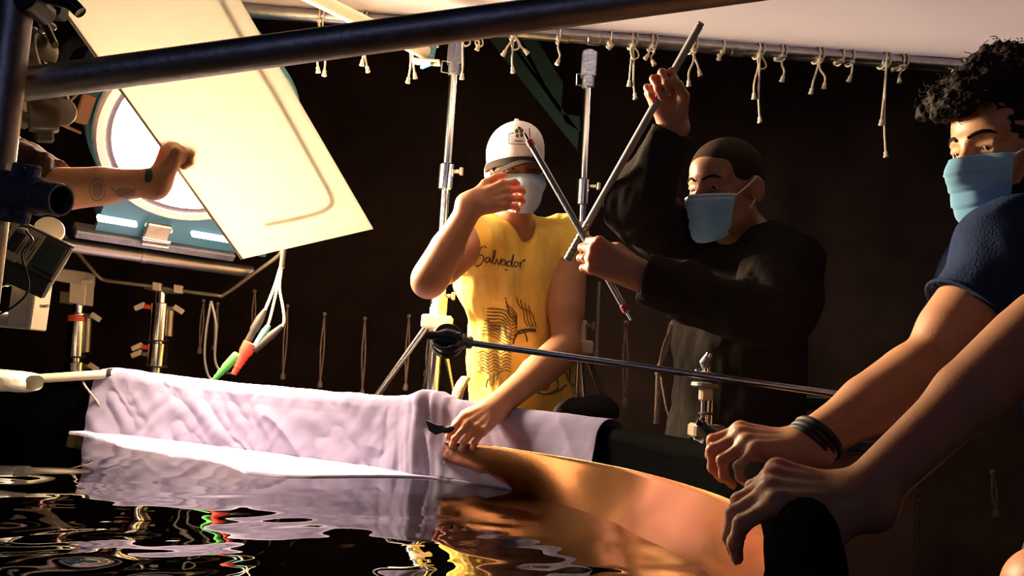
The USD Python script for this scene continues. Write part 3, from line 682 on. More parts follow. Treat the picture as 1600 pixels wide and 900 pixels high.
# dim cords on the back curtain
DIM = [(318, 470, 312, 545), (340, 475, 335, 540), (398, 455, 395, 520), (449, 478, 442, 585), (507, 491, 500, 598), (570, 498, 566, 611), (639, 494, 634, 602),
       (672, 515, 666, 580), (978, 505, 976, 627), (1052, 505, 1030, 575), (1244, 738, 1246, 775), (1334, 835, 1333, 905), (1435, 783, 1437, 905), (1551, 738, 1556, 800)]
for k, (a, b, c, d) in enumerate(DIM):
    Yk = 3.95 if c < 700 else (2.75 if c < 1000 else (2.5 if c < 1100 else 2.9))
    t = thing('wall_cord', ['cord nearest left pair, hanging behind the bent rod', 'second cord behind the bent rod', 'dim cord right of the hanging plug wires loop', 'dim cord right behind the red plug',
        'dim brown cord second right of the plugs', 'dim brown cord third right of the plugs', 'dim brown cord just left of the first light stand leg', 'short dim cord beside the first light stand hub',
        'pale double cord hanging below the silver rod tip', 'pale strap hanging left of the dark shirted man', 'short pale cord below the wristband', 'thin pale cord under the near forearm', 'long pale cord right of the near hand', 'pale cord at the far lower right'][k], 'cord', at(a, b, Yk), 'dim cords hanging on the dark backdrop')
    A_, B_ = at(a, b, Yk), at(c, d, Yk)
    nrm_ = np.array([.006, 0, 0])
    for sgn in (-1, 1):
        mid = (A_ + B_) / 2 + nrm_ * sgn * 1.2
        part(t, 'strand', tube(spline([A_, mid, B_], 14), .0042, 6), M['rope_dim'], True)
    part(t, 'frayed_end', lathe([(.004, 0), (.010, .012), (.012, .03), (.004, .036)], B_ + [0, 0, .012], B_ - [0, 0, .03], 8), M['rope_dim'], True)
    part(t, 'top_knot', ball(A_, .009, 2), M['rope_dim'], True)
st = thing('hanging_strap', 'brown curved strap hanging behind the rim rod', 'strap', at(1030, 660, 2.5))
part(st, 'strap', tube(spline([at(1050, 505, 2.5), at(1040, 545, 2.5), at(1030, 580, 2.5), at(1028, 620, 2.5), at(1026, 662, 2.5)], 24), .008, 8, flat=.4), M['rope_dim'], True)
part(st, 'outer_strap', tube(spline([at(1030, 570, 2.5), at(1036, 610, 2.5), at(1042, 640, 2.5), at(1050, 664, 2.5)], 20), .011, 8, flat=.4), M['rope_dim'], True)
tr_ = thing('thin_rod', 'thin upright rod hanging beside the second light stand', 'rod', at(934, 560, 2.8))
part(tr_, 'rod', cyl(at(936, 440, 2.8), at(932, 552, 2.8), .0055), M['grey_rod'])
part(tr_, 'tip', cyl(at(932, 548, 2.8), at(931, 562, 2.8), .008, bevel=.002), M['grey_rod'])

# green brace behind
gb = thing('green_brace', 'dark green lattice brace slanting down in front of the black backdrop', 'brace', at(880, 200, 3.85))
Yg = 3.9
def gp(pts): return [at(x, y, Yg) for x, y in pts]
def flat_poly(pts, th=.02):
    v = np.array(gp(pts)); k = len(v); v2 = v + [0, th, 0]
    f = [[0, i, i + 1] for i in range(1, k - 1)]; f += [[k, k + i + 1, k + i] for i in range(1, k - 1)]
    for i in range(k): j = (i + 1) % k; f += [[i, k + i, k + j], [i, k + j, j]]
    return np.vstack([v, v2]), np.array(f)
part(gb, 'rail', flat_poly([(392, -410), (440, -410), (905, 205), (902, 235)]), M['brace'], False)
part(gb, 'rail', flat_poly([(520, -410), (558, -410), (880, 130), (876, 178)]), M['brace'], False)
part(gb, 'web_plate', flat_poly([(792, 62), (818, 66), (872, 172), (858, 140)]), M['brace'], False)
part(gb, 'gusset', flat_poly([(878, 178), (906, 182), (907, 205), (884, 192)]), M['brace'], False)

# box and bag behind the rim
bxp = at(1290, 655, 2.6)
kb = thing('storage_box', 'tan box with dark lid behind the tank right of the dark shirted man', 'box', (bxp[0], bxp[1], 0))
part(kb, 'body', rbox((bxp[0], bxp[1], (bxp[2] + .03) / 2), (.36, .4, bxp[2] + .03), np.eye(3), .006), M['cardboard'], False)
part(kb, 'lid', rbox((bxp[0], bxp[1] - .01, bxp[2] + .045), (.38, .42, .035), np.eye(3), .005), M['screen'], False)
part(kb, 'lower_band', rbox((bxp[0], bxp[1] - .005, bxp[2] - .06), (.366, .405, .03), np.eye(3), .004), M['cast'], False)
# ------------------------------------------------------------------ rod with grip head, clamped to the rim
YR = 1.9
r0, r1 = at(724, 534, YR), at(1420, 632, YR - .12)
rod = thing('grip_rod', 'long straight steel rod with round grip head, held level over the rim by a clamp', 'rod', (r0 + r1) / 2)
rd = nrm(r1 - r0)
part(rod, 'rod', cyl(r0, r1, .0072, bevel=.001), M['steel'])
part(rod, 'rod_collar', [cyl(r0 - rd * .012, r0 + rd * .004, .017, bevel=.003), cyl(r0 + rd * .006, r0 + rd * .02, .0135, bevel=.003)], M['dark_metal'])
gc = at(699, 533, YR); fd = nrm(CAM - gc)
part(rod, 'grip_head', lathe([(.001, -.022), (.030, -.022), (.0345, -.016), (.0345, -.004), (.031, 0), (.0345, .004), (.0345, .016), (.030, .022), (.001, .022)], gc, gc + nrm((.1, -.9, .5)), 40), M['black_plastic'])
hd = part(rod, 'handle', tube(spline([at(716, 529, YR - .035), at(700, 524, YR - .035), at(686, 524, YR - .035), at(667, 524, YR - .035)], 16), np.r_[np.full(6, .014), np.linspace(.014, .0085, 6), np.full(4, .0095)], 12), M['black_plastic'], True, 'black handle')
part(rod, 'grip_lip', tube(spline([at(678, 538, YR - .03), at(690, 545, YR - .034), at(704, 541, YR - .036), at(722, 533, YR - .03)], 20), .004, 8), M['chrome'], True)
part(rod, 'handle_screw', cyl(at(716, 524, YR - .045), at(716, 524, YR - .052), .006, bevel=.001), M['chrome'])
cl = at(1104, 690, YR)
gcl = thing('rim_clamp', 'clamp with chrome post and grip head standing on the tank rim', 'clamp', (cl[0], cl[1], RZ))
def cq(px, py, dy=0): return at(px, py, YR + dy)
part(gcl, 'base_block', rbox(cq(1104, 674), (.068, .07, .030), np.eye(3), .005), M['bronze'], False)
part(gcl, 'base_jaw', rbox(cq(1104, 690), (.04, .085, .022), np.eye(3), .004), M['cast'], False)
lv = part(gcl, 'base_lever', tube([cq(1094, 658, -.04), cq(1103, 670, -.05), cq(1116, 677, -.05)], [.007, .008, .006], 10), M['black_plastic'], True)
part(lv, 'lever_screw', cyl(cq(1096, 655, -.03), cq(1093, 662, -.05), .008, bevel=.002), M['chrome'])
part(gcl, 'post', cyl(cq(1104, 668), cq(1105, 612), .0135, bevel=.002), M['chrome'])
part(gcl, 'post_ring', cyl(cq(1104, 648), cq(1104, 644), .0165, bevel=.001), M['black_plastic'])
part(gcl, 'yoke', rbox(cq(1103, 614), (.026, .03, .036), np.eye(3), .004), M['bronze'], False)
part(gcl, 'lower_disc', lathe([(.001, -.006), (.026, -.006), (.030, -.003), (.030, .004), (.026, .006), (.001, .006)], cq(1102, 602), cq(1103, 590), 30), M['cast'])
part(gcl, 'upper_disc', lathe([(.001, -.006), (.020, -.006), (.024, -.003), (.024, .006), (.018, .010), (.001, .010)], cq(1104, 588), cq(1105, 576), 30), M['bronze'])
part(gcl, 'screw_post', cyl(cq(1104, 582), cq(1104, 568), .009, bevel=.002), M['chrome'])
tk = part(gcl, 'top_handle', tube([cq(1103, 572), cq(1100, 566, -.01), cq(1106, 557, -.01)], [.010, .010, .008], 10), M['cast'], True)
part(tk, 'handle_tip', cyl(cq(1106, 559, -.012), cq(1109, 551, -.012), .0075, bevel=.002), M['chrome'])
part(gcl, 'side_screw', ball(cq(1090, 580, -.02), .006), M['chrome'], True)

# ------------------------------------------------------------------ bodies: signed distance fields, meshed by surface nets
def rc(a, b, ra, rb=None, k=.012): return ('rc', np.asarray(a, float), np.asarray(b, float), ra, ra if rb is None else rb, k)
def rcf(a, b, ra, rb=None, k=.012): return ('rcf', np.asarray(a, float), np.asarray(b, float), ra, ra if rb is None else rb, k)
def el(c, r, Rm=np.eye(3), k=.015): return ('el', np.asarray(c, float), np.broadcast_to(np.asarray(r, float), (3,)).copy(), np.asarray(Rm, float), None, k)
def sub(prim, k=.006): return ('sub', prim, None, None, None, k)
def cut(c, n, k=0.0): return ('cut', np.asarray(c, float), nrm(n), None, None, k)
def pd_(pr, X):
    t = pr[0]
    if t in ('rc', 'rcf'):
        a, b, ra, rb = pr[1:5]; ab = b - a; L2 = float(ab @ ab) + 1e-12
        h = (X - a) @ ab / L2; hc = np.clip(h, 0, 1)
        d = np.linalg.norm(X - a - hc[..., None] * ab, axis=-1) - (ra + (rb - ra) * hc)
        if t == 'rcf': d = np.maximum(d, (h - 1) * math.sqrt(L2))
        return d
    if t == 'el':
        c, r, Rm = pr[1:4]; q = (X - c) @ Rm
        k0 = np.linalg.norm(q / r, axis=-1); k1 = np.linalg.norm(q / (r * r), axis=-1) + 1e-9
        return k0 * (k0 - 1) / k1
    if t == 'cut': return (X - pr[1]) @ pr[2]
def bbox(pr):
    if pr[0] in ('rc', 'rcf'):
        r = max(pr[3], pr[4]); return np.minimum(pr[1], pr[2]) - r, np.maximum(pr[1], pr[2]) + r
    if pr[0] == 'el':
        e = np.sqrt((pr[3] ** 2) @ (pr[2] ** 2)); return pr[1] - e, pr[1] + e
def smin(a, b, k):
    if k <= 0: return np.minimum(a, b)
    h = np.maximum(k - np.abs(a - b), 0) / k; return np.minimum(a, b) - h * h * k * .25
def smax(a, b, k): return -smin(-a, -b, k)
def field(prims, X):
    d = np.full(X.shape[:-1], 1.0)
    for pr in prims:
        if pr[0] == 'sub': d = smax(d, -pd_(pr[1], X), pr[5])
        elif pr[0] == 'cut': d = smax(d, pd_(pr, X), pr[5])
        else: d = smin(d, pd_(pr, X), pr[5])
    return d
def sdf_mesh(prims, h, smooth_it=3):
    bb = [bbox(p) for p in prims if p[0] in ('rc', 'rcf', 'el')]
    lo = np.min([b[0] for b in bb], 0) - 3 * h; hi = np.max([b[1] for b in bb], 0) + 3 * h
    n = np.ceil((hi - lo) / h).astype(int) + 1
    D = np.full(n, 1.0, np.float32)
    ax = [lo[i] + h * np.arange(n[i]) for i in range(3)]
    for pr in prims:
        src = pr[1] if pr[0] == 'sub' else pr
        if src[0] == 'cut': a, b = lo, hi
        else: a, b = bbox(src); mg = pr[5] + 4 * h; a, b = a - mg, b + mg
        i0 = np.clip(np.floor((a - lo) / h).astype(int), 0, n); i1 = np.clip(np.ceil((b - lo) / h).astype(int) + 1, 0, n)
        if (i1 <= i0).any(): continue
        sl = tuple(slice(x, y) for x, y in zip(i0, i1))
        Xb = np.stack(np.meshgrid(*[ax[i][sl[i]] for i in range(3)], indexing='ij'), -1)
        d = pd_(src, Xb)
        if pr[0] == 'sub': D[sl] = smax(D[sl], -d, pr[5])
        elif pr[0] == 'cut': D[sl] = smax(D[sl], d, pr[5])
        else: D[sl] = smin(D[sl], d, pr[5])
    return nets(D, lo, h, smooth_it)
def nets(D, lo, h, it=3):
    S = D < 0; a = np.array(D.shape) - 1
    cnt = np.zeros(a, np.int8)
    for o in np.ndindex(2, 2, 2): cnt += S[o[0]:a[0] + o[0], o[1]:a[1] + o[1], o[2]:a[2] + o[2]]
    act = (cnt > 0) & (cnt < 8); I = np.argwhere(act)
    idx = np.full(a, -1, np.int64); idx[act] = np.arange(len(I))
    acc = np.zeros((len(I), 3)); c = np.zeros(len(I))
    for o in np.ndindex(2, 2, 2):
        for k in range(3):
            if o[k]: continue
            o2 = list(o); o2[k] = 1
            da = D[tuple((I + o).T)].astype(float); db = D[tuple((I + o2).T)].astype(float)
            cr = (da < 0) != (db < 0); t = np.where(cr, da / np.where(cr, da - db, 1), 0)
            pt = np.array(o, float)[None] + t[:, None] * (np.array(o2) - np.array(o))
            acc += np.where(cr[:, None], pt, 0); c += cr
    V = lo + h * (I + acc / c[:, None])
    Fs = []
    for k in range(3):
        u, w = (k + 1) % 3, (k + 2) % 3
        s0 = [slice(0, None)] * 3; s1 = [slice(0, None)] * 3; s0[k] = slice(0, -1); s1[k] = slice(1, None)
        E = np.argwhere(S[tuple(s0)] != S[tuple(s1)])
        E = E[(E[:, u] > 0) & (E[:, w] > 0) & (E[:, u] < D.shape[u] - 1) & (E[:, w] < D.shape[w] - 1)]
        ins = S[tuple(E.T)]
        def cell(du, dw):
            q = E.copy(); q[:, u] -= du; q[:, w] -= dw; return idx[tuple(q.T)]
        q = np.stack([cell(1, 1), cell(0, 1), cell(0, 0), cell(1, 0)], 1)
        q[~ins] = q[~ins][:, ::-1]; Fs.append(q)
    Q = np.vstack(Fs); T = np.vstack([Q[:, [0, 1, 2]], Q[:, [0, 2, 3]]])
    import scipy.sparse as sp
    if it:
        e = np.vstack([Q[:, [0, 1]], Q[:, [1, 2]], Q[:, [2, 3]], Q[:, [3, 0]]]); e = np.vstack([e, e[:, ::-1]])
        A = sp.csr_matrix((np.ones(len(e)), (e[:, 0], e[:, 1])), shape=(len(V),) * 2); A.data[:] = 1
        dg = np.maximum(np.asarray(A.sum(1)).ravel(), 1)
        for _ in range(it):
            for lam in (.5, -.52): V = V + lam * ((A @ V) / dg[:, None] - V)
    return V, T
def vnormals(V, T):
    n = np.zeros_like(V); f = np.cross(V[T[:, 1]] - V[T[:, 0]], V[T[:, 2]] - V[T[:, 0]])
    for k in range(3): np.add.at(n, T[:, k], f)
    return n / (np.linalg.norm(n, axis=1, keepdims=True) + 1e-12)
def folds(mesh, amp, sc, seed, Rm=np.eye(3)):
    V, T = mesh; N = vnormals(V, T)
    q = (V @ Rm) * np.asarray(sc)
    r = fbm(q, 3, seed); r2 = 1 - np.abs(2 * fbm(q * .6 + 7, 2, seed + 5)) * 2
    return V + N * (amp * (r + .35 * (r2 - .6)))[:, None], T

# prints: picture-space strokes carried onto a garment's own surface
class Surface:
    def __init__(s, mesh):
        V, T = mesh; N = vnormals(V, T); P, w = pix(V)
        k = ((CAM - V) * N).sum(1) > 0
        s.P, s.V, s.N = P[k], V[k], N[k]; s.t = cKDTree(s.P)
        s.w = w[k]
    def put(s, pts, off=.0018):
        pts = np.atleast_2d(pts); d, i = s.t.query(pts, k=10); out = []
        for p_, dd, ii in zip(pts, d, i):
            near = ii[s.w[ii] < s.w[ii].min() + .03]; wt = 1 / (np.linalg.norm(s.P[near] - p_, axis=1) + .4)
            wd = (s.w[near] * wt).sum() / wt.sum(); r_ = ray(*p_)
            out.append(CAM + r_ * wd - nrm(r_) * off)
        return np.array(out)
    def stroke(s, pts, width, off=.0018, n=None):
        pts = np.asarray(pts, float); n = n or max(6, int(np.linalg.norm(np.diff(pts, axis=0), axis=1).sum() / 2.5))
        p = spline(pts, n) if len(pts) > 2 else np.linspace(pts[0], pts[1], n)
        t = np.gradient(p, axis=0); t /= np.linalg.norm(t, axis=1, keepdims=True) + 1e-9
        nn = np.stack([-t[:, 1], t[:, 0]], 1) * width / 2
        a, b = s.put(p - nn, off), s.put(p + nn, off)
        return grid_sheet(np.stack([a, b], 1), .0008)
    def patch(s, pts, off=.0018):
        pts = np.asarray(pts, float); c = pts.mean(0)
        rings = [s.put(c + (pts - c) * f, off) for f in (.02, .35, .7, 1.0)]
        rings = [np.vstack([r_, r_[:1]]) for r_ in rings]
        return grid_sheet(np.stack(rings, 1), .0008)
def oval(cx, cy, rx, ry, n=26, rot=0):
    a = np.linspace(0, 2 * np.pi, n, endpoint=False); x, y = rx * np.cos(a), ry * np.sin(a)
    return np.stack([cx + x * math.cos(rot) - y * math.sin(rot), cy + x * math.sin(rot) + y * math.cos(rot)], 1)

class Head:
    """local axes: x to the person's left, y forward (face), z up; eyes at z = 0"""
    def __init__(s, c, fwd, up, sc=1.0, jaw=1.0):
        y = nrm(fwd); z = np.asarray(up, float); z = nrm(z - y * (z @ y))
        s.M = np.stack([np.cross(z, y), y, z], 1); s.c = np.asarray(c, float); s.sc = sc; s.jaw = jaw
    def p(s, x, y, z): return s.c + s.M @ (np.array([x, y, z]) * s.sc)
    def prims(s):
        P, k = s.p, s.sc
        def E(c, r, kk=.015, Rm=None): return el(P(*c), np.array(r) * k, s.M if Rm is None else Rm, kk)
        o = [E((0, -.015, .032), (.075, .095, .086)), E((0, .025, -.03), (.060, .066, .080), .03), E((0, .045, .045), (.058, .045, .045), .02)]
        for g in (-1, 1):
            o += [rc(P(g * .050, .0, -.062), P(g * .022, .07, -.102), .022 * k * s.jaw, .018 * k, .025), E((g * .044, .057, -.032), (.020, .020, .020), .02),
                  rc(P(g * .010, .088, .018), P(g * .046, .068, .019), .010 * k, .009 * k, .014)]
        o += [rc(P(-.014, .074, -.106), P(.014, .074, -.106), .020 * k, None, .02), rc(P(0, .078, -.055), P(0, .074, -.085), .028 * k, .024 * k, .02)]
        for g in (-1, 1): o += [sub(E((g * .031, .104, .0), (.020, .020, .012)), .014)]
        o += [rc(P(0, .090, .004), P(0, .112, -.036), .0075 * k, .0125 * k, .012)]
        for g in (-1, 1): o += [el(P(g * .013, .099, -.040), .0085 * k, k=.008)]
        o += [rc(P(-.02, .094, -.066), P(.02, .094, -.066), .006 * k, None, .008), rc(P(-.017, .093, -.078), P(.017, .093, -.078), .0075 * k, None, .008)]
        for g in (-1, 1):
            Rm = s.M @ np.array([[math.cos(g * .35), -math.sin(g * .35), 0], [math.sin(g * .35), math.cos(g * .35), 0], [0, 0, 1.0]])
            o += [E((g * .080, -.018, -.012), (.009, .021, .033), .008, Rm), sub(E((g * .090, -.012, -.008), (.008, .012, .020), .004, Rm), .005)]
            o += [rc(P(g * .018, .0845, .0058), P(g * .044, .0765, .0048), .0058 * k, None, .004), rc(P(g * .02, .084, -.0078), P(g * .043, .0765, -.0073), .0045 * k, None, .004)]
        return o
    def neck(s, base, r=.056): return [rc(s.p(0, -.022, -.06), base, .052 * s.sc, r, .03), rc(s.p(0, .01, -.085), np.asarray(base) + s.M[:, 1] * .02, .042 * s.sc, r * .9, .03)]
    def eyes(s, node, iris, prims, brow_m, brows=True):
        for g in (-1, 1):
            c = s.p(g * .031, .0738, -.001)
            e = part(node, 'eye', ball(c, .0108 * s.sc, 3), M['eye_white'], True)
            d = s.M[:, 1] * .9 + s.M[:, 2] * -.25 + s.M[:, 0] * 0; d = nrm(d)
            part(e, 'iris', lathe([(.001, .0005), (.0062, 0), (.0064, -.002), (.001, -.002)], c + d * .0102 * s.sc, c + d, 16), iris, True)
            if brows:
                q = [s.surf(s.p(x * g, .02, z), s.M @ nrm((x * g * .5, 1, 0)), prims) for x, z in ((.012, .020), (.024, .026), (.038, .026), (.050, .019))]
                q = spline(np.array(q), 14)
                part(node, 'eyebrow', tube(q, np.r_[np.linspace(.0026, .0036, 7), np.linspace(.0036, .0014, 7)] * s.sc, 8), brow_m, True)
    def surf(s, o, d, prims, far=.2):
        lo, hi = 0.0, far
        ts = np.linspace(0, far, 120); f = field(prims, o + ts[:, None] * d); i = np.nonzero(f < 0)[0]
        return o + d * (ts[i[-1]] + .0015 if len(i) else 0)
    def mask(s, prims, z0=-.012, z1=-.118, th=68, off=.006, tent=0.0, pleat=.003, n=49, m_=34, bulge=.0):
        th_ = np.radians(np.linspace(-th, th, n)); v = np.linspace(0, 1, m_)
        r = np.zeros((n, m_)); ts = np.linspace(.0, .17, 340)
        for j, w in enumerate(v):
            z = z0 + (z1 - z0) * w
            d = np.stack([np.sin(th_), np.cos(th_), 0 * th_], 1)
            X = s.c + (np.concatenate([d[:, None] * ts[None, :, None] * [1, 1, 0], ], 0) * s.sc + np.array([0, -.01, z]) * s.sc) @ s.M.T
            f = field(prims, X); ins = f < 0
            r[:, j] = np.where(ins.any(1), ts[ins.shape[1] - 1 - np.argmax(ins[:, ::-1], 1)], 0)
        for j in range(1, m_):
            r[:, j] = np.maximum(r[:, j], r[:, j - 1] - .0042)
        r2 = maximum_filter(r, (7, 5)); r2 = gaussian_filter(r2, (2.5, 1.5), mode='nearest'); r = np.maximum(r2, r) + off
        uu, vv = np.meshgrid(np.linspace(-1, 1, n), v, indexing='ij')
        r += tent * (1 - np.abs(uu)) * np.sin(np.pi * np.clip(vv * .95 + .05, 0, 1)) + bulge * np.sin(np.pi * vv) * np.cos(uu * 1.4)
        if pleat: r += pleat * np.where((vv > .2) & (vv < .95), ((vv * 4.2) % 1) - .5, 0) * (1 - .2 * uu ** 2)
        narrow = 1 - .24 * vv if tent == 0 else 1 - .5 * np.abs(vv - .4) ** 1.2
        ang = th_[:, None] * narrow
        zz = z0 + (z1 - z0) * vv + (.018 * uu ** 2 * vv) + .010 * (uu ** 2) * (1 - vv) * -.6
        L = np.stack([np.sin(ang) * r, np.cos(ang) * r - .01, zz], -1)
        return s.c + (L * s.sc) @ s.M.T

FL = np.array([[.044, .026, .022], [.048, .030, .023], [.045, .028, .022], [.035, .021, .019]])
KX, KY = np.array([.030, .0105, -.0105, -.029]), np.array([.090, .094, .089, .080])
FR = np.array([.0098, .0100, .0094, .0083])
def hand(W, f, d, right, curl, thumb, s=1.0, spread=(4, 0, -4, -9)):
    f = nrm(f); d = np.asarray(d, float); d = nrm(d - f * (d @ f)); x = np.cross(f, d) * (-1 if right else 1)
    def P(a, b, c): return np.asarray(W) + s * (x * a + f * b + d * c)
    o = [rc(P(.010, -.02, 0), P(.012, .012, 0), .021 * s, .021 * s, .02), rc(P(-.010, -.02, 0), P(-.012, .012, 0), .021 * s, .020 * s, .02)]
    for i in range(4):
        o += [rc(P(KX[i] * .55, .012, 0), P(KX[i], KY[i], .0), .0155 * s, .0122 * s, .014), el(P(KX[i], KY[i] + .001, .004), .0108 * s, k=.006)]
        o += [rc(P(KX[i] * .6, .03, .011), P(KX[i], KY[i] - .004, .009), .003 * s, .004 * s, .008)]
    o += [el(P(0, .05, -.010), np.array([.036, .045, .013]) * s, np.stack([x, f, d], 1), .014), rc(P(.020, .016, -.012), P(.036, .044, -.020), .017 * s, .0135 * s, .014)]
    tips = []
    for i in range(4):
        c = curl[i] if np.ndim(curl) == 2 else curl
        sp = math.radians(spread[i]); ff = f * math.cos(sp) + x * math.sin(sp); a = 0; q = P(KX[i], KY[i], 0); r = FR[i]
        for k in range(3):
            a += math.radians(c[k]); e = q + s * FL[i, k] * (ff * math.cos(a) - d * math.sin(a))
            o += [rc(q, e, r * s, r * .9 * s, .004 if k else .008)]
            if k < 2: o += [el(e, r * .98 * s, k=.003)]
            q, r = e, r * .9
        tips.append((q, nrm(ff * math.cos(a + .35) - d * math.sin(a + .35)), nrm(ff * math.sin(a) + d * math.cos(a)), r * s))
    t = [P(*p) for p in thumb]
    o += [rc(t[0], t[1], .0155 * s, .0125 * s, .012), rc(t[1], t[2], .0118 * s, .0108 * s, .006), rc(t[2], t[3], .0105 * s, .0090 * s, .004)]
    tips.append((t[3], nrm(t[3] - t[2]), nrm(d * .5 + x), .0090 * s))
    return o, tips
TH_OPEN = [(.024, .022, -.012), (.050, .050, -.018), (.060, .082, -.022), (.062, .106, -.026)]
TH_GRIP = [(.022, .022, -.014), (.040, .050, -.032), (.036, .078, -.050), (.014, .094, -.058)]
TH_SIDE = [(.024, .022, -.014), (.044, .054, -.028), (.042, .086, -.036), (.034, .110, -.042)]
def arm(sh, e, w, k=1.0):
    sh, e, w = map(np.asarray, (sh, e, w)); d = w - e
    o = [rc(sh, e, .052 * k, .040 * k, .02), el(sh + (e - sh) * .12, .058 * k, k=.03), rc(sh + (e - sh) * .35, sh + (e - sh) * .65, .052 * k, .048 * k, .03),
         rc(e, w, .040 * k, .0265 * k, .012), rc(e + d * .12, e + d * .42, .0455 * k, .041 * k, .03), el(e, .041 * k, k=.02), rc(e + d * .45, w, .036 * k, .027 * k, .02)]
    return o
def torso(pel, neck, shR, shL, infl=0.0, k=1.0):
    up = nrm(neck - pel); xr = shL - shR; xr = nrm(xr - up * (xr @ up)); fw = np.cross(xr, up)
    Rm = np.stack([xr, fw, up], 1); H = np.linalg.norm(neck - pel)
    def c(t, f=0): return pel + (neck - pel) * t + fw * f
    o = [el(c(.0), np.array([.160, .115, .13]) * k + infl, Rm, .04), el(c(.36), np.array([.148, .110, .17]) * k + infl, Rm, .06), el(c(.68, .0), np.array([.162, .118, .19]) * k + infl, Rm, .06)]
    o += [rc(c(.93, -.01), shR, .058 * k + infl, .058 * k + infl, .04), rc(c(.93, -.01), shL, .058 * k + infl, .058 * k + infl, .04), rc(c(.85, -.02), c(1.0, .0), .08 * k + infl, .055 * k + infl, .03)]
    for g, sh in ((-1, shR), (1, shL)): o += [el(c(.74, .055) + xr * g * .07, np.array([.085, .055, .07]) * k + infl, Rm, .05), rc(c(.75) + xr * g * .12, sh, .07 * k + infl, .055 * k + infl, .05)]
    return o, Rm, c
def legs(pel, Rm, feet, k=1.0, infl=.02, floor=0.0):
    o = []
    for g, (kn, an) in zip((-1, 1), feet):
        hp = pel + Rm[:, 0] * g * .085 - Rm[:, 2] * .03
        o += [rc(hp, kn, .092 * k + infl, .060 * k + infl, .03), rcf(kn, an, .060 * k + infl, .05 * k + infl, .02)]
    o += [el(pel, np.array([.165, .12, .12]) * k + infl * .6, Rm, .04)]
    return o
def shoes(node, feet, fw):
    for kn, an in feet:
        f = nrm(np.array([fw[0], fw[1], 0])); b = np.array([an[0], an[1], an[2] - .03])
        part(node, 'shoe', sdf_mesh([rc(b - f * .03 + [0, 0, .01], b + f * .15 - [0, 0, .005], .042, .034, .02), rc(b, an + [0, 0, .04], .042, .045, .02), cut(b - [0, 0, .03], (0, 0, -1))], .008), M['black_plastic'], True)
def loops(node, Pm, hd, m_, sides=(0, -1)):
    for si in sides:
        g = 1 if si == -1 else -1
        g = g if ((Pm[si, 0] - hd.c) @ hd.M[:, 0]) * g > 0 else -g
        for j, ze in ((1, .022), (-2, -.034)):
            a = Pm[si, j]; b = hd.p(g * .084, -.014, ze * .8); mid = (a + b) / 2 + hd.M[:, 0] * g * .004
            part(node, 'ear_loop', tube(spline([a, mid, b], 14), .0019, 6), m_, True)
        a, b = hd.p(g * .084, -.014, .0176), hd.p(g * .084, -.014, -.027)
        part(node, 'ear_loop', tube(spline([a, hd.p(g * .080, -.045, .0), b], 14), .0016, 6), m_, True)
def nails(node, tips, m_):
    for q, t, up, r in tips:
        M3 = frame(t, up); c = q + M3[:, 0] * r * .62 + t * r * .45
        part(node, 'fingernail', (np.array(trimesh.creation.icosphere(1).vertices) * [r * .28, r * .55, r * .62] @ M3.T + c, np.array(trimesh.creation.icosphere(1).faces)), m_, True)
def skin(name, c, c2, rough=.48):
    return usdkit.material(stage, '/World/Looks/' + name, {'tc': ('texture_coordinate', {}), 'n': ('noise_texture', {'scale': 16, 'detail': 4}), 'r': ('rgb_ramp', {'ramp': [(.35, c), (.7, c2)]}),
        'n2': ('noise_texture', {'scale': 260, 'detail': 2}), 'b': ('bump', {'strength': .12, 'distance': .003}), 'p': ('principled_bsdf', {'roughness': rough, 'subsurface_weight': .12, 'subsurface_scale': .006, 'specular_ior_level': .4})},
        [('tc.object', 'n.vector'), ('n.fac', 'r.fac'), ('r.color', 'p.base_color'), ('tc.object', 'n2.vector'), ('n2.fac', 'b.height'), ('b.normal', 'p.normal')], surface='p.BSDF')
M['eye_white'] = mat('eye_white', (.42, .39, .36), .25)
M['iris'] = mat('dark_iris', (.03, .015, .01), .1)
M['hair'] = mat('black_brown_hair', (.014, .008, .006), .7, specular_ior_level=.12)
M['stubble'] = mat('cropped_brown_hair', (.042, .022, .014), .85, var=(.028, .015, .010), vscale=200, bump=.5, bscale=600, specular_ior_level=.1)
M['short_hair'] = mat('short_dark_hair', (.014, .009, .007), .8, bump=.6, bscale=500, specular_ior_level=.15)
M['skin_a'] = skin('skin_warm_brown', (.40, .195, .105), (.34, .155, .08))
M['skin_b'] = skin('skin_deep_brown', (.36, .175, .095), (.30, .14, .075))
M['skin_c'] = skin('skin_light_tan', (.50, .255, .135), (.44, .21, .105))
M['nail'] = mat('fingernail', (.60, .36, .28), .3)
M['mask'] = translucent('blue_mask', (.40, .72, .92), .25)
M['mask_edge'] = mat('mask_edge', (.80, .82, .86), .8)
M['mask_pale'] = translucent('pale_mask', (.52, .66, .80), .2)
M['yellow'] = mat('yellow_shirt', (.82, .58, .11), .85, var=(.78, .53, .09), vscale=8, bump=.25, bscale=350)
M['collar_y'] = mat('yellow_hem', (.80, .60, .16), .85)
M['charcoal'] = mat('charcoal_shirt', (.030, .025, .022), .9, var=(.023, .019, .017), vscale=12, bump=.3, bscale=300, specular_ior_level=0.02)
M['navy'] = mat('navy_shirt', (.022, .034, .075), .9, bump=.3, bscale=300, specular_ior_level=0.02)
M['brown_sleeve'] = mat('dark_brown_shirt', (.035, .018, .014), .9, specular_ior_level=0.02)
M['dark_trousers'] = mat('dark_trousers', (.022, .02, .02), .9, specular_ior_level=0.02)
M['band'] = mat('dark_wristband', (.02, .016, .014), .6)
M['ink'] = mat('shirt_ink', (.10, .06, .015), .85)
M['ink_dark'] = mat('shirt_ink_dark', (.05, .04, .03), .85)
M['cap_white'] = mat('cap_white', (.72, .68, .70), .85, bump=.2, bscale=250)
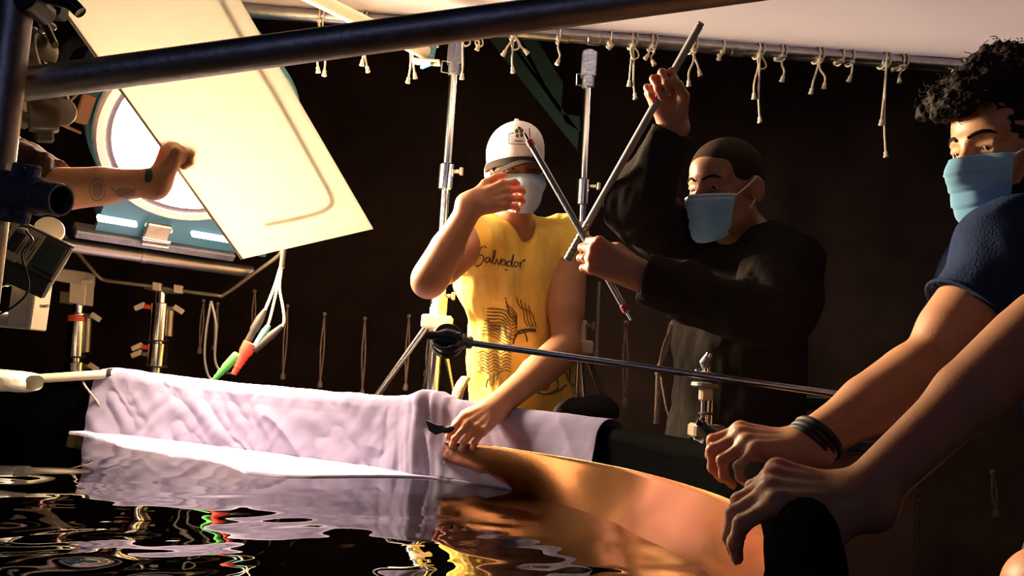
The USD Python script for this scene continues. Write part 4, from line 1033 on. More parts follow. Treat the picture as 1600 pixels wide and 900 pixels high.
M['cap_dark'] = mat('cap_dark', (.03, .025, .02), .85, specular_ior_level=0.02)
M['gold'] = mat('gold_ring', (.9, .65, .25), .2, 1.0)
M['emblem_red'] = mat('emblem_red', (.65, .06, .04), .8)
M['emblem_green'] = mat('emblem_green', (.10, .14, .05), .8)
M['emblem_white'] = mat('emblem_white', (.7, .66, .5), .8)
HB = .0032   # body mesh resolution
# ------------------------------------------------------------------ the man in the cap
def cap_man():
    hd = Head(at(806, 264, 2.62), (.27, -.93, -.20), (-.07, -.2, 1), 1.0)
    neck, pel = at(800, 356, 2.72), at(815, 650, 2.88)
    shR, shL = at(737, 372, 2.62), at(886, 378, 2.78)
    elR, wrR = at(669, 440, 2.41), at(738, 318, 2.36)
    elL, wrL = at(884, 545, 2.64), at(770, 640, 2.40)
    hp = hd.prims()
    T, Rm, c = torso(pel, neck, shR, shL)
    h1, tipR = hand(wrR, (.93, .06, .34), (.05, -1, .12), True, (30, 42, 26), TH_OPEN, 1.02, (7, 2, -4, -10))
    h2, tipL = hand(wrL, at(703, 692, 2.27) - wrL, (.15, -.8, .55), False, (38, 62, 34), TH_SIDE, 1.04)
    feet = [(np.array([pel[0] - .10, pel[1] - .02, .52]), np.array([pel[0] - .13, pel[1] + .06, .09])), (np.array([pel[0] + .10, pel[1] - .02, .52]), np.array([pel[0] + .13, pel[1] + .06, .09]))]
    t = thing('person', 'man in yellow sleeveless shirt and white cap, one hand over his masked face', 'person', (pel[0], pel[1], 0))
    V, Tt = sdf_mesh(T + hp + hd.neck(neck) + arm(shR, elR, wrR, 1.02) + arm(shL, elL, wrL, 1.08) + h1 + h2, HB)
    part(t, 'body', (V, Tt), M['skin_a'], True)
    nails(t, tipL, M['nail'])
    # shirt
    S = T and torso(pel, neck, shR, shL, .013)[0]
    up = Rm[:, 2]
    S += [rc(pel - up * .10, c(.4), .145, .15, .05)]
    S += [rcf(c(.92), shR + (elR - shR) * .13, .075, .072, .03), rcf(c(.92), shL + (elL - shL) * .11, .075, .074, .03)]
    S += [cut(pel - up * .085, -up), sub(rc(neck - up * .02, neck + up * .2, .060, .075), .008), sub(rc(neck + Rm[:, 1] * .055 + up * .03, neck + Rm[:, 1] * .125 - up * .062, .052, .010), .006)]
    sm = folds(sdf_mesh(S, .0042), .044, (15, 15, 3.2), 3, Rm)
    sh = part(t, 'shirt', sm, M['yellow'], True, 'yellow sleeveless shirt with dark lettering and wavy lines')
    sf = Surface(sm)
    o = lambda pts: np.array(pts, float) * .3555 + np.array([640, 340])
    letters = {'S': [(338, 133), (330, 126), (312, 134), (299, 152), (303, 163), (320, 166), (326, 178), (318, 200), (300, 214), (288, 212)],
               'a': [(352, 178), (341, 174), (331, 187), (335, 198), (347, 193), (355, 178), (354, 194), (362, 199)],
               'l': [(360, 198), (372, 172), (377, 148), (371, 146), (366, 172), (366, 197), (376, 205)],
               'v': [(376, 204), (383, 182), (387, 196), (391, 208), (399, 192), (404, 180)],
               'a2': [(422, 190), (411, 184), (402, 197), (405, 209), (417, 206), (425, 190), (423, 206), (430, 211)],
               'd': [(447, 196), (437, 190), (428, 203), (432, 214), (443, 210), (452, 176), (458, 160), (452, 190), (449, 213), (456, 216)],
               'o': [(470, 194), (461, 197), (459, 210), (467, 217), (477, 208), (476, 196), (468, 195)],
               'r': [(484, 196), (486, 208), (484, 220), (487, 204), (496, 190), (508, 184), (502, 196)]}
    lt = [sf.stroke(o(v), 1.5) for v in letters.values()] + [sf.stroke(o([(418, 228), (430, 229)]), 1.6)]
    part(sh, 'lettering', lt, M['ink_dark'], False, 'handwritten dark script across the chest')
    W = []
    for k in range(7):
        y0 = 400 + k * 15
        W.append([(340, y0), (372, y0 + 2), (400 + k * 2, y0 + 4), (425, y0 + 12 + k * 4), (440, y0 + 34 + 5 * math.sin(k)), (452, y0 + 44), (470, y0 + 34)])
    for k in range(5):
        W.append([(330 - 4 * k, 455 + 14 * k), (345, 452 + 15 * k), (362, 470 + 13 * k), (385, 474 + 14 * k), (402, 492 + 13 * k), (428, 505 + 13 * k), (446, 528 + 8 * k)])
    for k in range(7):
        y0 = 590 + k * 14
        W.append([(298 + 6 * (k % 3), y0 + 6), (320, y0 - 6), (345, y0 + 8), (372, y0 - 6), (400, y0 + 7 + 3 * math.sin(k * 2)), (425, y0 - 4), (446, y0 + 5)])
    for k in range(4): W.append([(336 + 16 * k, 745 - 10 * k), (340 + 16 * k, 715 - 8 * k), (352 + 16 * k, 705 - 8 * k), (356 + 17 * k, 690 - 8 * k)])
    for k in range(4): W.append([(470 + 18 * k, 350 + 12 * k), (480 + 16 * k, 385 + 8 * k), (500 + 14 * k, 410 + 6 * k), (505 + 14 * k, 450), (520 + 12 * k, 480)])
    for k in range(4): W.append([(420 + k * 3, 350 + k * 18), (432 + k * 3, 385 + k * 14), (455, 405 + k * 14), (470, 430 + k * 14), (468, 462 + k * 12)])
    wv = [sf.stroke(o(v), 1.25) for v in W]
    part(sh, 'wave_print', wv, M['ink'], False, 'wavy contour lines printed on the belly')
    part(sh, 'strap_print', [sf.stroke(o([(455, 555), (462, 530), (480, 500), (515, 492), (555, 492)]), 2.6), sf.stroke(o([(500, 495), (512, 520), (518, 545)]), 2.2), sf.stroke(o([(478, 512), (520, 500), (556, 500)]), 2.0)], M['ink_dark'], False)
    part(sh, 'red_emblem', [sf.patch(o(oval(592, 735, 26, 25)), .003)], M['emblem_red'], False, 'red round print near the hem')
    part(sh, 'emblem_ring', [sf.stroke(o(oval(592, 742, 34, 27, 20)[1:13]), 2.2, .0035)], M['emblem_white'], False)
    part(sh, 'green_print', [sf.stroke(o([(520, 740), (545, 715), (570, 712), (600, 700), (640, 690), (665, 665)]), 3.0), sf.stroke(o([(560, 768), (600, 775), (650, 765), (690, 735)]), 3), sf.stroke(o([(640, 700), (655, 730), (650, 755), (620, 775)]), 3), sf.stroke(o([(690, 680), (700, 720), (730, 745)]), 2)], M['emblem_green'], False)
    # trousers, belt
    part(t, 'trousers', sdf_mesh(legs(pel - up * .02, Rm, feet), .009), M['dark_trousers'], True)
    shoes(t, feet, -Rm[:, 1] * -1)
    # mask
    Pm = hd.mask(hp, -.014, -.128, 66, .006, tent=.020, pleat=0)
    mk = part(t, 'face_mask', grid_sheet(Pm, .0015), M['mask_pale'], True, 'pale folded face mask')
    loops(mk, Pm, hd, M['mask_edge'])
    hd.eyes(t, M['iris'], hp, M['short_hair'])
    # hair at the sides, then the cap
    hr = sdf_mesh([el(hd.p(0, -.018, .028), np.array([.079, .098, .088]), hd.M, .01), sub(el(hd.p(0, .085, -.03), (.085, .07, .085), hd.M), .01), cut(hd.p(0, 0, -.045), -hd.M[:, 2])], .004)
    part(t, 'hair', hr, M['short_hair'], True, 'short dark hair under the cap')
    ax = hd.M; tilt = nrm(ax[:, 2] * .97 - ax[:, 1] * .22)
    crown = sdf_mesh([el(hd.p(0, -.012, .040), (.087, .107, .100), ax), el(hd.p(0, .045, .082), (.058, .052, .050), ax, .04), cut(hd.p(0, .08, .030), -tilt, .006)], .0032)
    cp_ = part(t, 'cap', crown, M['cap_white'], True, 'white trucker cap')
    part(cp_, 'button', ball(hd.p(0, .0, .142), .008, 2), M['cap_white'], True)
    bandp = []
    for a in np.linspace(0, 2 * np.pi, 48, endpoint=False):
        d = ax[:, 0] * math.sin(a) * .0885 + ax[:, 1] * math.cos(a) * .1085; p_ = hd.p(0, -.012, .0) + d; p_ = p_ + ax[:, 2] * ((hd.p(0, .08, .030) - p_) @ tilt / (ax[:, 2] @ tilt) + .002); bandp.append(p_)
    bandp = np.array(bandp)
    P = np.stack([bandp, bandp - tilt * .020], 1); P = np.concatenate([P, P[:1]], 0)
    part(cp_, 'cap_band', grid_sheet(P, .002), M['cap_dark'], True, 'dark band')
    bu, bv = np.meshgrid(np.radians(np.linspace(-66, 66, 30)), np.linspace(0, 1, 10), indexing='ij')
    ext = .060 * np.cos(bu * 1.15) ** .7
    L = np.stack([np.sin(bu) * (.088 + .3 * ext * bv), np.cos(bu) * .108 - .012 + ext * bv, .030 - .010 - .022 * bv - .035 * np.sin(bu) ** 2 + .0 * bv], -1)
    L[..., 2] += (.22 / .97) * (L[..., 1] - .08) * .9
    part(cp_, 'brim', grid_sheet(hd.c + L @ ax.T, .004), M['cap_dark'], True, 'dark curved brim')
    cs = Surface(crown); q = lambda x, y: (740 + x / 7.5, 180 + y / 7.5)
    em = [cs.stroke([q(415, 215), q(415, 335)], 1.0), cs.stroke([q(415, 335), q(650, 345)], 1.0), cs.stroke([q(655, 150), q(655, 340)], 1.0), cs.stroke([q(480, 300), q(580, 305)], 1.6), cs.stroke([q(415, 215), q(470, 205)], .8)]
    for x, y, rx, ry in ((505, 185, 22, 26), (560, 180, 24, 26), (512, 240, 18, 22), (565, 232, 22, 24), (535, 150, 20, 18)): em.append(cs.patch([q(*p_) for p_ in oval(x, y, rx, ry, 10)]))
    part(cp_, 'emblem', em, M['ink_dark'], False, 'small dark tree-like emblem in a square outline')
    return wrL
cap_man()
# small dark clip in the left hand, hand towel at the hip, bag behind
kc = at(688, 670, 2.25); kx = nrm(at(705, 676, 2.26) - at(662, 660, 2.26)); KM = frame(np.cross(kx, [0, 0, 1.0]), kx)
clp = thing('black_clip', 'small black wedge shaped clip between the fingers at the copper sheet corner', 'clip', kc)
part(clp, 'jaw', prism(Polygon([(-.042, .008), (-.010, .006), (.005, .012), (.010, -.006), (-.006, -.018), (-.026, -.013)]), KM, kc - KM[:, 2] * .006, .012), M['black_plastic'], False)
part(clp, 'grip', tube(spline([kc + kx * .0, kc + kx * .018 + [0, 0, .004], kc + kx * .034 + [0, 0, .016]], 10), [.008, .0085, .009, .009, .009, .009, .009, .008, .0075, .007], 10), M['black_plastic'], True)
tw = thing('hand_towel', 'grey brown towel hanging at the hip of the man in yellow', 'towel', at(718, 640, 2.76))
part(tw, 'cloth', tube(spline([at(728, 590, 2.74), at(718, 606, 2.72), at(712, 632, 2.72), at(706, 668, 2.74)], 24) + .004 * fbm(np.arange(24)[:, None] * np.array([.7, .3, .5]), 2, 4)[:, None], np.linspace(.018, .024, 24), 12, flat=.55), mat('towel', (.36, .28, .17), .95, bump=.4, bscale=120), True)
dc = at(918, 642, 2.56)
bgm = sdf_mesh([el(dc, (.075, .07, .036), k=.02), el(dc + [.045, 0, .012], (.04, .05, .036), k=.03), el(dc + [-.05, 0, -.01], (.05, .06, .03), k=.03)], .008)
solo('dark_bag', folds(bgm, .02, (20, 20, 20), 8), M['dark_trousers'], 'soft black bag slumped behind the rim beside the yellow shirt', 'bag', smooth=True)
# drops falling from the wet hand
rng = np.random.default_rng(3)
for k, (x, y) in enumerate([(697, 712), (694, 722), (722, 703), (728, 718)]):
    solo('water_drop', lathe([(.0002, .009), (.0022, .003), (.003, -.001), (.002, -.0035), (.0002, -.0045)], at(x, y, 2.43), at(x, y, 2.43) + [0, 0, 1.0], 10), M['drop'] if 'drop' in M else M.setdefault('drop', mat('water_drop', (.9, .9, .95), .02, transmission_weight=1.0, ior=1.33)), ['small water drop falling at the lower left of the wet hand','lowest water drop under the hand on the copper','water drop falling under the middle of the wet hand','water drop falling furthest right under the wet hand'][k], 'water drop', 'drops falling from the wet hand', smooth=True)

# ------------------------------------------------------------------ the man in the dark shirt with two rods
G0, G1 = at(1093, 40, 1.90), at(886, 406, 2.12)
S0, S1 = at(826, 219, 1.98), at(980, 488, 1.90)
def dark_man():
    hd = Head(at(1133, 293, 2.12), (-.77, -.60, -.22), (-.12, -.12, 1), .99)
    neck, pel = at(1172, 378, 2.20), np.array([.60, 2.32, .99])
    shR, shL = at(1084, 398, 2.30), at(1226, 408, 2.06)
    elR, wrR = at(993, 322, 2.08), at(1030, 200, 1.98)
    elL, wrL = at(1172, 492, 1.88), at(980, 428, 1.88)
    hp = hd.prims(); T, Rm, c = torso(pel, neck, shR, shL, 0, .98)
    gd = nrm(G0 - G1); gp = G1 + gd * ((at(1037, 142, 1.96) - G1) @ gd)
    fR = nrm((-.42, -.30, .86)); dR = nrm(np.array([.15, .95, .25]))
    dR = nrm(dR - fR * (dR @ fR)); WR = gp - fR * .078 + dR * .036 + np.cross(fR, dR) * .0
    h1, tipR = hand(WR, fR, dR, True, (62, 82, 48), TH_GRIP, 1.0)
    sd = nrm(S1 - S0); sp_ = S0 + sd * ((at(932, 404, 1.92) - S0) @ sd)
    fL = nrm((-.93, .05, .36)); dL = nrm((-.05, -1, .05)); dL = nrm(dL - fL * (dL @ fL))
    WL = sp_ - fL * .080 + dL * .034
    h2, tipL = hand(WL, fL, dL, False, (58, 84, 50), TH_GRIP, 1.0)
    wrR = WR - fR * .012; wrL = WL - fL * .012
    feet = [(np.array([.52, 2.38, .52]), np.array([.52, 2.45, .09])), (np.array([.70, 2.20, .52]), np.array([.72, 2.28, .09]))]
    t = thing('person', 'short haired man in dark long sleeved shirt and blue mask holding two rods', 'person', (pel[0], pel[1], 0))
    part(t, 'body', sdf_mesh(T + hp + hd.neck(neck) + arm(shR, elR, wrR, .95) + arm(shL, elL, wrL, .95) + h1 + h2, HB), M['skin_b'], True)
    S = torso(pel, neck, shR, shL, .022, .98)[0]; up = Rm[:, 2]
    S += [rc(pel - up * .08, c(.4), .15, .15, .05)]
    for sh, e, w in ((shR, elR, wrR), (shL, elL, wrL)):
        S += [rc(sh, e, .078, .069, .03), rcf(e, w - (w - e) * .06, .069, .050, .02), rc(c(.9), sh, .078, .076, .03), el(sh + (e - sh) * .12, .078, k=.03)]
    S += [cut(pel - up * .10, -up), sub(rc(neck - up * .005, neck + up * .2, .062, .08), .01)]
    sm = folds(sdf_mesh(S, .0045), .040, (15, 15, 6), 13, Rm)
    part(t, 'shirt', sm, M['charcoal'], True, 'charcoal long sleeved shirt')
    part(t, 'collar', tube(spline([neck + up * .016 + Rm[:, 0] * .066 * math.cos(a) + Rm[:, 1] * .066 * math.sin(a) - up * .02 * max(math.sin(a), 0) for a in np.linspace(0, 2 * np.pi, 22, endpoint=False)], 60, True), .006, 8, closed=True), M['charcoal'], True)
    part(t, 'trousers', sdf_mesh(legs(pel - up * .02, Rm, feet), .009), M['dark_trousers'], True); shoes(t, feet, Rm[:, 1])
    Pm = hd.mask(hp, -.016, -.130, 47, .006, pleat=.004, bulge=.006)
    mk = part(t, 'face_mask', grid_sheet(Pm, .0015), M['mask'], True, 'light blue pleated face mask')
    part(mk, 'top_edge', tube(Pm[:, 0], .0028, 6), M['mask_edge'], True); part(mk, 'wire_fold', tube(Pm[:, 3] + nrm(hd.M[:, 1]) * .001, .0018, 6), M['mask_edge'], True)
    loops(mk, Pm, hd, M['mask_edge']); hd.eyes(t, M['iris'], hp, M['short_hair'])
    hr = sdf_mesh([el(hd.p(0, -.017, .034), np.array([.0775, .0975, .0885]), hd.M, .01), el(hd.p(0, .020, .050), np.array([.060, .068, .058]), hd.M, .02), sub(el(hd.p(0, .112, -.018), (.080, .088, .096), hd.M), .012),
                   sub(el(hd.p(.08, .0, -.05), (.03, .05, .06), hd.M), .01), sub(el(hd.p(-.08, .0, -.05), (.03, .05, .06), hd.M), .01), cut(hd.p(0, 0, -.062), -hd.M[:, 2])], .0035)
    part(t, 'hair', hr, M['stubble'], True, 'close cropped dark hair')
    nails(t, tipR[:4], M['nail'])
    # ring on the fourth finger
    x = np.cross(fL, dL); q0 = WL + x * KX[2] + fL * KY[2]; a = math.radians(58); e = q0 + .045 * (fL * math.cos(a) - dL * math.sin(a)); cdir = e - q0
    part(t, 'ring', lathe([(.0098, -.002), (.0112, -.002), (.0112, .002), (.0098, .002), (.0098, -.002)], q0 + cdir * .55, e, 24, False), M['gold'], True, 'gold ring')
    return
dark_man()
rg = thing('grey_rod', 'grey rod slanting from the raised fist down to the yellow shoulder', 'rod', (G0 + G1) / 2)
part(rg, 'rod', cyl(G0, G1, .0088, bevel=.001), M['grey_rod']); gd = nrm(G0 - G1)
part(rg, 'end_cap', cyl(G0, G0 + gd * .008, .0080, bevel=.002), M['dark_metal'])
part(rg, 'wrapped_end', [cyl(G1 + gd * (.012 * k), G1 + gd * (.012 * k + .0095), .0097, bevel=.002) for k in range(9)], M['steel'])
rs = thing('silver_rod', 'shiny silver rod with red ringed tips in the left fist of the dark shirted man', 'rod', (S0 + S1) / 2)
sd = nrm(S1 - S0)
part(rs, 'rod', cyl(S0, S1, .0075, bevel=.001), M['steel'])
for e, d in ((S0, -sd), (S1, sd)):
    part(rs, 'red_ring', cyl(e - d * .018, e - d * .002, .0088, bevel=.001), M['darkred'], 35, 'dark red ring'); part(rs, 'tip', cyl(e - d * .002, e + d * .020, .0045, .0035, bevel=.001), M['chrome'])
part(rs, 'side_blade', rbox(at(912, 362, 1.945), (.004, .006, .05), frame(sd), .001), M['steel'], False)

# ------------------------------------------------------------------ the curly haired man at the right
def curly_man():
    hd = Head(at(1574, 232, 1.48), (-.93, -.30, -.20), (-.10, -.05, 1), .97)
    neck, pel = at(1652, 350, 1.54), np.array([1.12, 1.48, .96])
    shR, shL = np.array([.94, 1.74, 1.38]), at(1588, 392, 1.40)
    elR, wrR = np.array([.86, 1.90, 1.13]), np.array([.66, 1.86, 1.02])
    elL, wrL = at(1436, 582, 1.38), at(1254, 700, 1.33)
    hp = hd.prims(); T, Rm, c = torso(pel, neck, shR, shL, 0, 1.0)
    h1, tipR = hand(wrR, (-.95, -.1, -.3), (-.3, .1, .95), True, (20, 30, 20), TH_OPEN, .98)
    h2, tipL = hand(wrL, (-.93, -.06, .06), (.05, -.42, .90), False, [(52, 60, 30), (46, 64, 30), (40, 66, 30), (34, 62, 30)][::-1], TH_SIDE, .98)
    knL, anL = at(1640, 925, 1.26), np.array([.80, 1.24, .52])
    feet = [(np.array([1.0, 1.62, .52]), np.array([1.07, 1.68, .09])), (knL, anL)]
    t = thing('person', 'curly haired man in navy t-shirt and blue mask leaning on the tank rim', 'person', (pel[0], pel[1], 0))
    hipL = pel + Rm[:, 0] * .09
    part(t, 'body', sdf_mesh(T + hp + hd.neck(neck) + arm(shR, elR, wrR, 1.0) + arm(shL, elL, wrL, 1.0) + h1 + h2 + [rc(hipL, knL, .09, .058, .03), rc(knL, anL, .056, .04, .02)], HB), M['skin_c'], True)
    nails(t, tipL[:4], M['nail'])
    S = torso(pel, neck, shR, shL, .016, 1.0)[0]; up = Rm[:, 2]
    S += [rc(pel - up * .06, c(.4), .155, .155, .05), cut(pel - up * .08, -up), sub(rc(neck - up * .01, neck + up * .2, .064, .08), .01)]
    for sh, e in ((shR, elR), (shL, elL)): S += [rcf(sh, sh + (e - sh) * .50, .074, .071, .03), rc(c(.9), sh, .07, .074, .04)]
    part(t, 'shirt', folds(sdf_mesh(S, .0045), .020, (12, 12, 6), 23, Rm), M['navy'], True, 'navy t-shirt')
    up_ = nrm(shL - elL); ce = shL + (elL - shL) * .50; fm = frame(up_)
    part(t, 'sleeve_hem', tube(ce + np.array([(fm[:, 0] * math.cos(a) + fm[:, 1] * math.sin(a)) * .0705 for a in np.linspace(0, 2 * np.pi, 40, endpoint=False)]), .0035, 6, closed=True), M['navy'], True)
    lg = [rc(pel + Rm[:, 0] * -.09, feet[0][0], .10, .075, .03), rcf(feet[0][0], feet[0][1], .07, .055, .02), rcf(hipL, hipL + (knL - hipL) * .72, .11, .085, .03), el(pel, (.18, .14, .13), Rm, .04)]
    part(t, 'trousers', sdf_mesh(lg, .008), M['dark_trousers'], True, 'dark shorts'); shoes(t, feet, Rm[:, 1])
    kf = frame(knL - hipL); kc_ = hipL + (knL - hipL) * .84
    part(t, 'knee_strap', tube(kc_ + np.array([(kf[:, 0] * math.cos(a) + kf[:, 1] * math.sin(a)) * .068 for a in np.linspace(0, 2 * np.pi, 40, endpoint=False)]), .012, 8, closed=True), M['band'], True, 'dark knee strap')
    Pm = hd.mask(hp, -.014, -.130, 43, .006, pleat=.004, bulge=.008)
    mk = part(t, 'face_mask', grid_sheet(Pm, .0015), M['mask'], True, 'light blue pleated face mask')
    part(mk, 'top_edge', tube(Pm[:, 0], .0022, 6), M['mask'], True); loops(mk, Pm, hd, M['mask_edge'])
    hd.eyes(t, M['iris'], hp, M['hair'])
    # beard and sideburn
    bd = sdf_mesh([rc(hd.p(g * .072, -.002, .03), hd.p(g * .060, .010, -.065), .012, .020, .02) for g in (-1, 1)] + [rc(hd.p(g * .058, .010, -.066), hd.p(g * .02, .072, -.106), .022, .022, .02) for g in (-1, 1)], .004)
    part(t, 'beard', folds(bd, .012, (90, 90, 90), 2), M['hair'], True, 'dark beard and sideburns')
    rng = np.random.default_rng(8); pr = [el(hd.p(0, -.02, .045), (.084, .100, .088), hd.M, .01)]; roots = []
    for k in range(680):
        th, ph = rng.uniform(-np.pi, np.pi), math.asin(rng.uniform(-.45, 1.0))
        d = np.array([math.sin(th) * math.cos(ph), math.cos(th) * math.cos(ph), math.sin(ph)])
        if d[1] > .25 and d[2] < .42 + .25 * (1 - d[1]): continue
        if abs(d[0]) > .55 and d[1] > -.10 and d[2] < .12: continue
        p_ = np.array([0, -.02, .050]) + d * np.array([.104, .124, .110]) * rng.uniform(.86, 1.12)
        if d[1] > .25: p_ = p_ + np.array([0, .042, -.030]) * min(1, (d[1] - .25) * 2.2)
        pr.append(el(hd.p(*p_), rng.uniform(.013, .020), k=.006)); roots.append((p_, d))
    hm = folds(sdf_mesh(pr, .0040, 1), .014, (95, 95, 95), 6)
    hr = part(t, 'hair', hm, M['hair'], True, 'thick dark curly hair')
    pts, cnt = [], []
    for p_, d in roots:
        for _ in range(6):
            o = p_ * .97 + rng.normal(0, .010, 3); d2 = nrm(d + rng.normal(0, .45, 3)); fr_ = frame(d2); r_ = rng.uniform(.004, .0075); ph = rng.uniform(0, 6.28)
            n_ = 12; tt = np.linspace(0, 1, n_)
            q = o + fr_[:, 2] * (tt * rng.uniform(.014, .024))[:, None] + r_ * (np.cos(ph + 8 * tt)[:, None] * fr_[:, 0] + np.sin(ph + 8 * tt)[:, None] * fr_[:, 1])
            pts.append(np.array([hd.p(*x) for x in q]) - t.base); cnt.append(n_)
    bc_ = UsdGeom.BasisCurves.Define(stage, t.path + '/hair/curls'); bc_.CreateTypeAttr('linear')
    bc_.CreatePointsAttr(Vt.Vec3fArray.FromNumpy(np.vstack(pts).astype(np.float32))); bc_.CreateCurveVertexCountsAttr(Vt.IntArray.FromNumpy(np.array(cnt, np.int32)))
    bc_.CreateWidthsAttr(Vt.FloatArray([.0011])); bc_.SetWidthsInterpolation('constant'); UsdShade.MaterialBindingAPI.Apply(bc_.GetPrim()).Bind(M['hair'])
    bc_.GetPrim().SetCustomDataByKey('kind', 'stuff')
    # wristband
    d = nrm(wrL - elL); fw_ = frame(d); w0 = wrL - d * .030
    for k, (dz, r_) in enumerate(((0, .036), (.011, .034), (.020, .033))):
        tl_ = nrm(fw_[:, 2] + fw_[:, 0] * .2)
        ff = frame(tl_)
        part(t, 'wristband', tube(w0 + d * dz + np.array([(ff[:, 0] * math.cos(a) + ff[:, 1] * math.sin(a)) * r_ for a in np.linspace(0, 2 * np.pi, 36, endpoint=False)]), .0058, 8, closed=True), M['band'], True, 'dark cord wristband')
    bx0 = np.array([.82, 1.24, 0])
    solo('step_box', [rbox(bx0 + [.02, 0, .40], (.5, .34, .04), np.eye(3), .004), rbox(bx0 + [-.2, 0, .19], (.04, .32, .38), np.eye(3), .004), rbox(bx0 + [.24, 0, .19], (.04, .32, .38), np.eye(3), .004)], M['cardboard'], 'wooden step box under the foot of the curly haired man', 'step')
curly_man()

# ------------------------------------------------------------------ the man at the far left whose arm holds the board
def board_man():
    pel, neck = np.array([-2.08, 2.14, 1.10]), np.array([-1.52, 2.18, 1.59])
    ep = onboard(268, 265); Yb = ep[1]
    shR, shL = at(-58, 222, 2.08), np.array([-1.58, 2.42, 1.57])
    elR, wrR = at(92, 296, 2.04), at(247, 284, Yb - .035)
    hd = Head(neck + np.array([.10, .05, .17]), (.85, .45, -.15), (.1, 0, 1), .98)
    hp = hd.prims(); T, Rm, c = torso(pel, neck, shR, shL)
    elL, wrL = shL + [-.22, .10, -.20], shL + [-.36, .06, -.40]
    f = nrm((.25, .04, .92)); d = nrm((-.62, -.75, .12)); d = nrm(d - f * (d @ f))
    h1, tipR = hand(wrR, f, d, True, (72, 88, 50), TH_GRIP, .98)
    h2, _ = hand(wrL, wrL - elL, (0, 0, 1), False, (20, 30, 20), TH_OPEN, 1.0)
    feet = [(np.array([-2.12, 2.06, .62]), np.array([-2.26, 2.04, .34])), (np.array([-2.12, 2.28, .62]), np.array([-2.26, 2.28, .34]))]
    t = thing('person', 'man at far left whose tattooed forearm grips the glowing board', 'person', (pel[0], pel[1], .25))
    bm = sdf_mesh(T + hp + hd.neck(neck) + arm(shR, elR, wrR, .98) + arm(shL, elL, wrL, .98) + h1 + h2, .0038)
    part(t, 'body', bm, M['skin_a'], True)
    S = torso(pel, neck, shR, shL, .015)[0]; up = Rm[:, 2]
    S += [rc(pel - up * .06, c(.4), .15, .15, .05), cut(pel - up * .08, -up), sub(rc(neck, neck + up * .2, .064, .08), .01), rcf(shR, shR + (elR - shR) * .93, .076, .068, .03), rcf(shL, shL + (elL - shL) * .8, .07, .064, .03)]
    part(t, 'shirt', folds(sdf_mesh(S, .0055), .030, (22, 22, 16), 33), M['brown_sleeve'], True, 'dark brown shirt')
    part(t, 'trousers', sdf_mesh(legs(pel - up * .02, Rm, feet), .01), M['dark_trousers'], True); shoes(t, feet, Rm[:, 1])
    part(t, 'hair', sdf_mesh([el(hd.p(0, -.018, .034), np.array([.082, .101, .092]), hd.M, .01), sub(el(hd.p(0, .108, -.022), (.084, .088, .10), hd.M), .012), cut(hd.p(0, 0, -.062), -hd.M[:, 2])], .006), M['short_hair'], True)
    hd.eyes(t, M['iris'], hp, M['short_hair'])
    d2 = nrm(wrR - elR); ff = frame(d2)
    def band(s0, r_, w, m_, name, lab):
        o = elR + (wrR - elR) * s0
        part(t, name, lathe([(r_ - .004, -w), (r_, -w), (r_ + .001, 0), (r_, w), (r_ - .004, w)], o, o + d2, 30, False), m_, True, lab)
    band(.10, .0455, .012, M['band'], 'arm_band', 'dark band below the elbow'); band(.97, .0335, .011, M['band'], 'wrist_strap', 'dark watch strap')
    sf = Surface(bm); ink = mat('tattoo_ink', (.17, .10, .075), .6)
    part(t, 'tattoo', [sf.patch(oval(152, 297, 8, 12, 18), .0012), sf.stroke(oval(152, 297, 12, 17, 24), 1.6, .0012), sf.patch(oval(196, 302, 16, 8, 18, .1), .0012), sf.stroke([(172, 292), (190, 306), (212, 296)], 2, .0012)], ink, False, 'dark tattoo on the forearm')
    solo('step_box', [rbox((-2.22, 2.16, .235), (.5, .5, .03), np.eye(3), .004), rbox((-2.44, 2.16, .11), (.03, .48, .22), np.eye(3), .004), rbox((-2.0, 2.16, .11), (.03, .48, .22), np.eye(3), .004)], M['cardboard'], 'low wooden step under the man holding the board', 'step')
board_man()

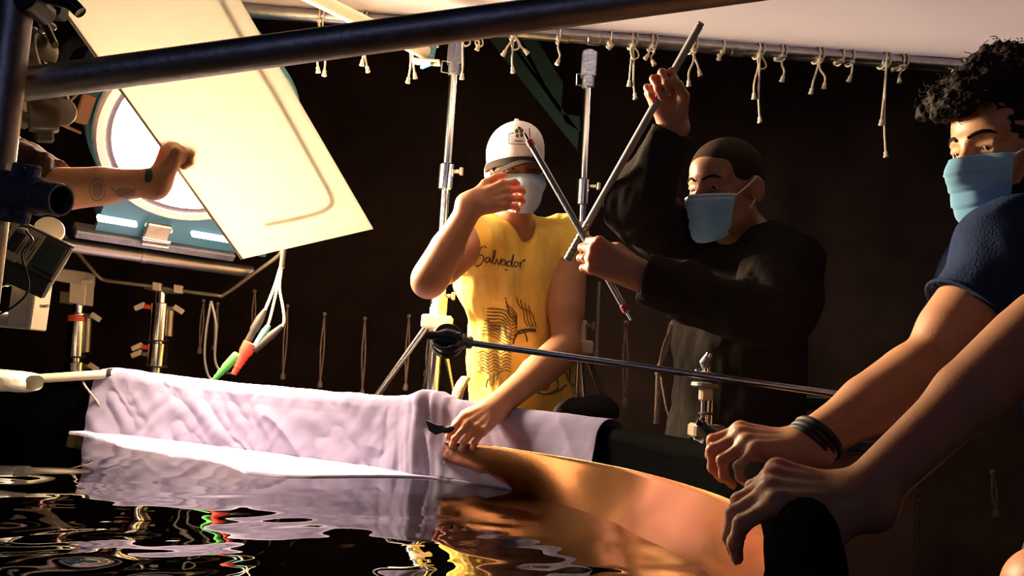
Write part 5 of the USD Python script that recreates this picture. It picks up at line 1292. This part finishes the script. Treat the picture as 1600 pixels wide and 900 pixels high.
# ------------------------------------------------------------------ the person beyond the right edge whose forearm is nearest
def near_person():
    pel, neck = np.array([1.22, .72, .96]), np.array([1.06, .80, 1.46])
    shR, shL = np.array([.96, 1.00, 1.40]), np.array([1.06, .60, 1.40])
    elR, wrR = at(1640, 502, 1.05), at(1336, 784, .985)
    elL, wrL = np.array([1.10, .48, 1.12]), np.array([1.02, .44, .88])
    hd = Head(neck + np.array([-.08, 0, .17]), (-.95, .15, -.3), (0, 0, 1), .98)
    hp = hd.prims(); T, Rm, c = torso(pel, neck, shR, shL)
    h1, tipR = hand(wrR, (-.84, .0, .10), (-.10, -.50, .84), True, [(50, 40, 22), (54, 42, 22), (56, 42, 22), (58, 44, 22)], [(.020, .020, -.016), (.048, .028, -.048), (.060, .030, -.084), (.062, .036, -.112)], 1.02)
    h2, _ = hand(wrL, wrL - elL, (0, -1, 0), False, (20, 30, 20), TH_OPEN, 1.0)
    feet = [(np.array([1.16, .86, .52]), np.array([1.22, .90, .09])), (np.array([1.16, .60, .52]), np.array([1.22, .58, .09]))]
    t = thing('person', 'person beyond the right edge whose bare forearm and hand are nearest', 'person', (pel[0], pel[1], 0))
    part(t, 'body', sdf_mesh(T + hp + hd.neck(neck) + arm(shR, elR, wrR, .86) + arm(shL, elL, wrL, .95) + h1 + h2, .0034), M['skin_c'], True)
    nails(t, tipR, M['nail'])
    S = torso(pel, neck, shR, shL, .015)[0]; up = Rm[:, 2]
    S += [rc(pel - up * .06, c(.4), .15, .15, .05), cut(pel - up * .08, -up), sub(rc(neck, neck + up * .2, .064, .08), .01)] + [rcf(sh, sh + (e - sh) * .5, .072, .066, .03) for sh, e in ((shR, elR), (shL, elL))]
    part(t, 'shirt', folds(sdf_mesh(S, .007), .020, (12, 12, 6), 43, Rm), M['dark_trousers'], True, 'dark shirt')
    part(t, 'trousers', sdf_mesh(legs(pel - up * .02, Rm, feet), .01), M['dark_trousers'], True); shoes(t, feet, Rm[:, 1])
    part(t, 'hair', sdf_mesh([el(hd.p(0, -.018, .034), np.array([.082, .101, .092]), hd.M, .01), sub(el(hd.p(0, .108, -.022), (.084, .088, .10), hd.M), .012), cut(hd.p(0, 0, -.062), -hd.M[:, 2])], .006), M['short_hair'], True)
    hd.eyes(t, M['iris'], hp, M['short_hair'])
near_person()
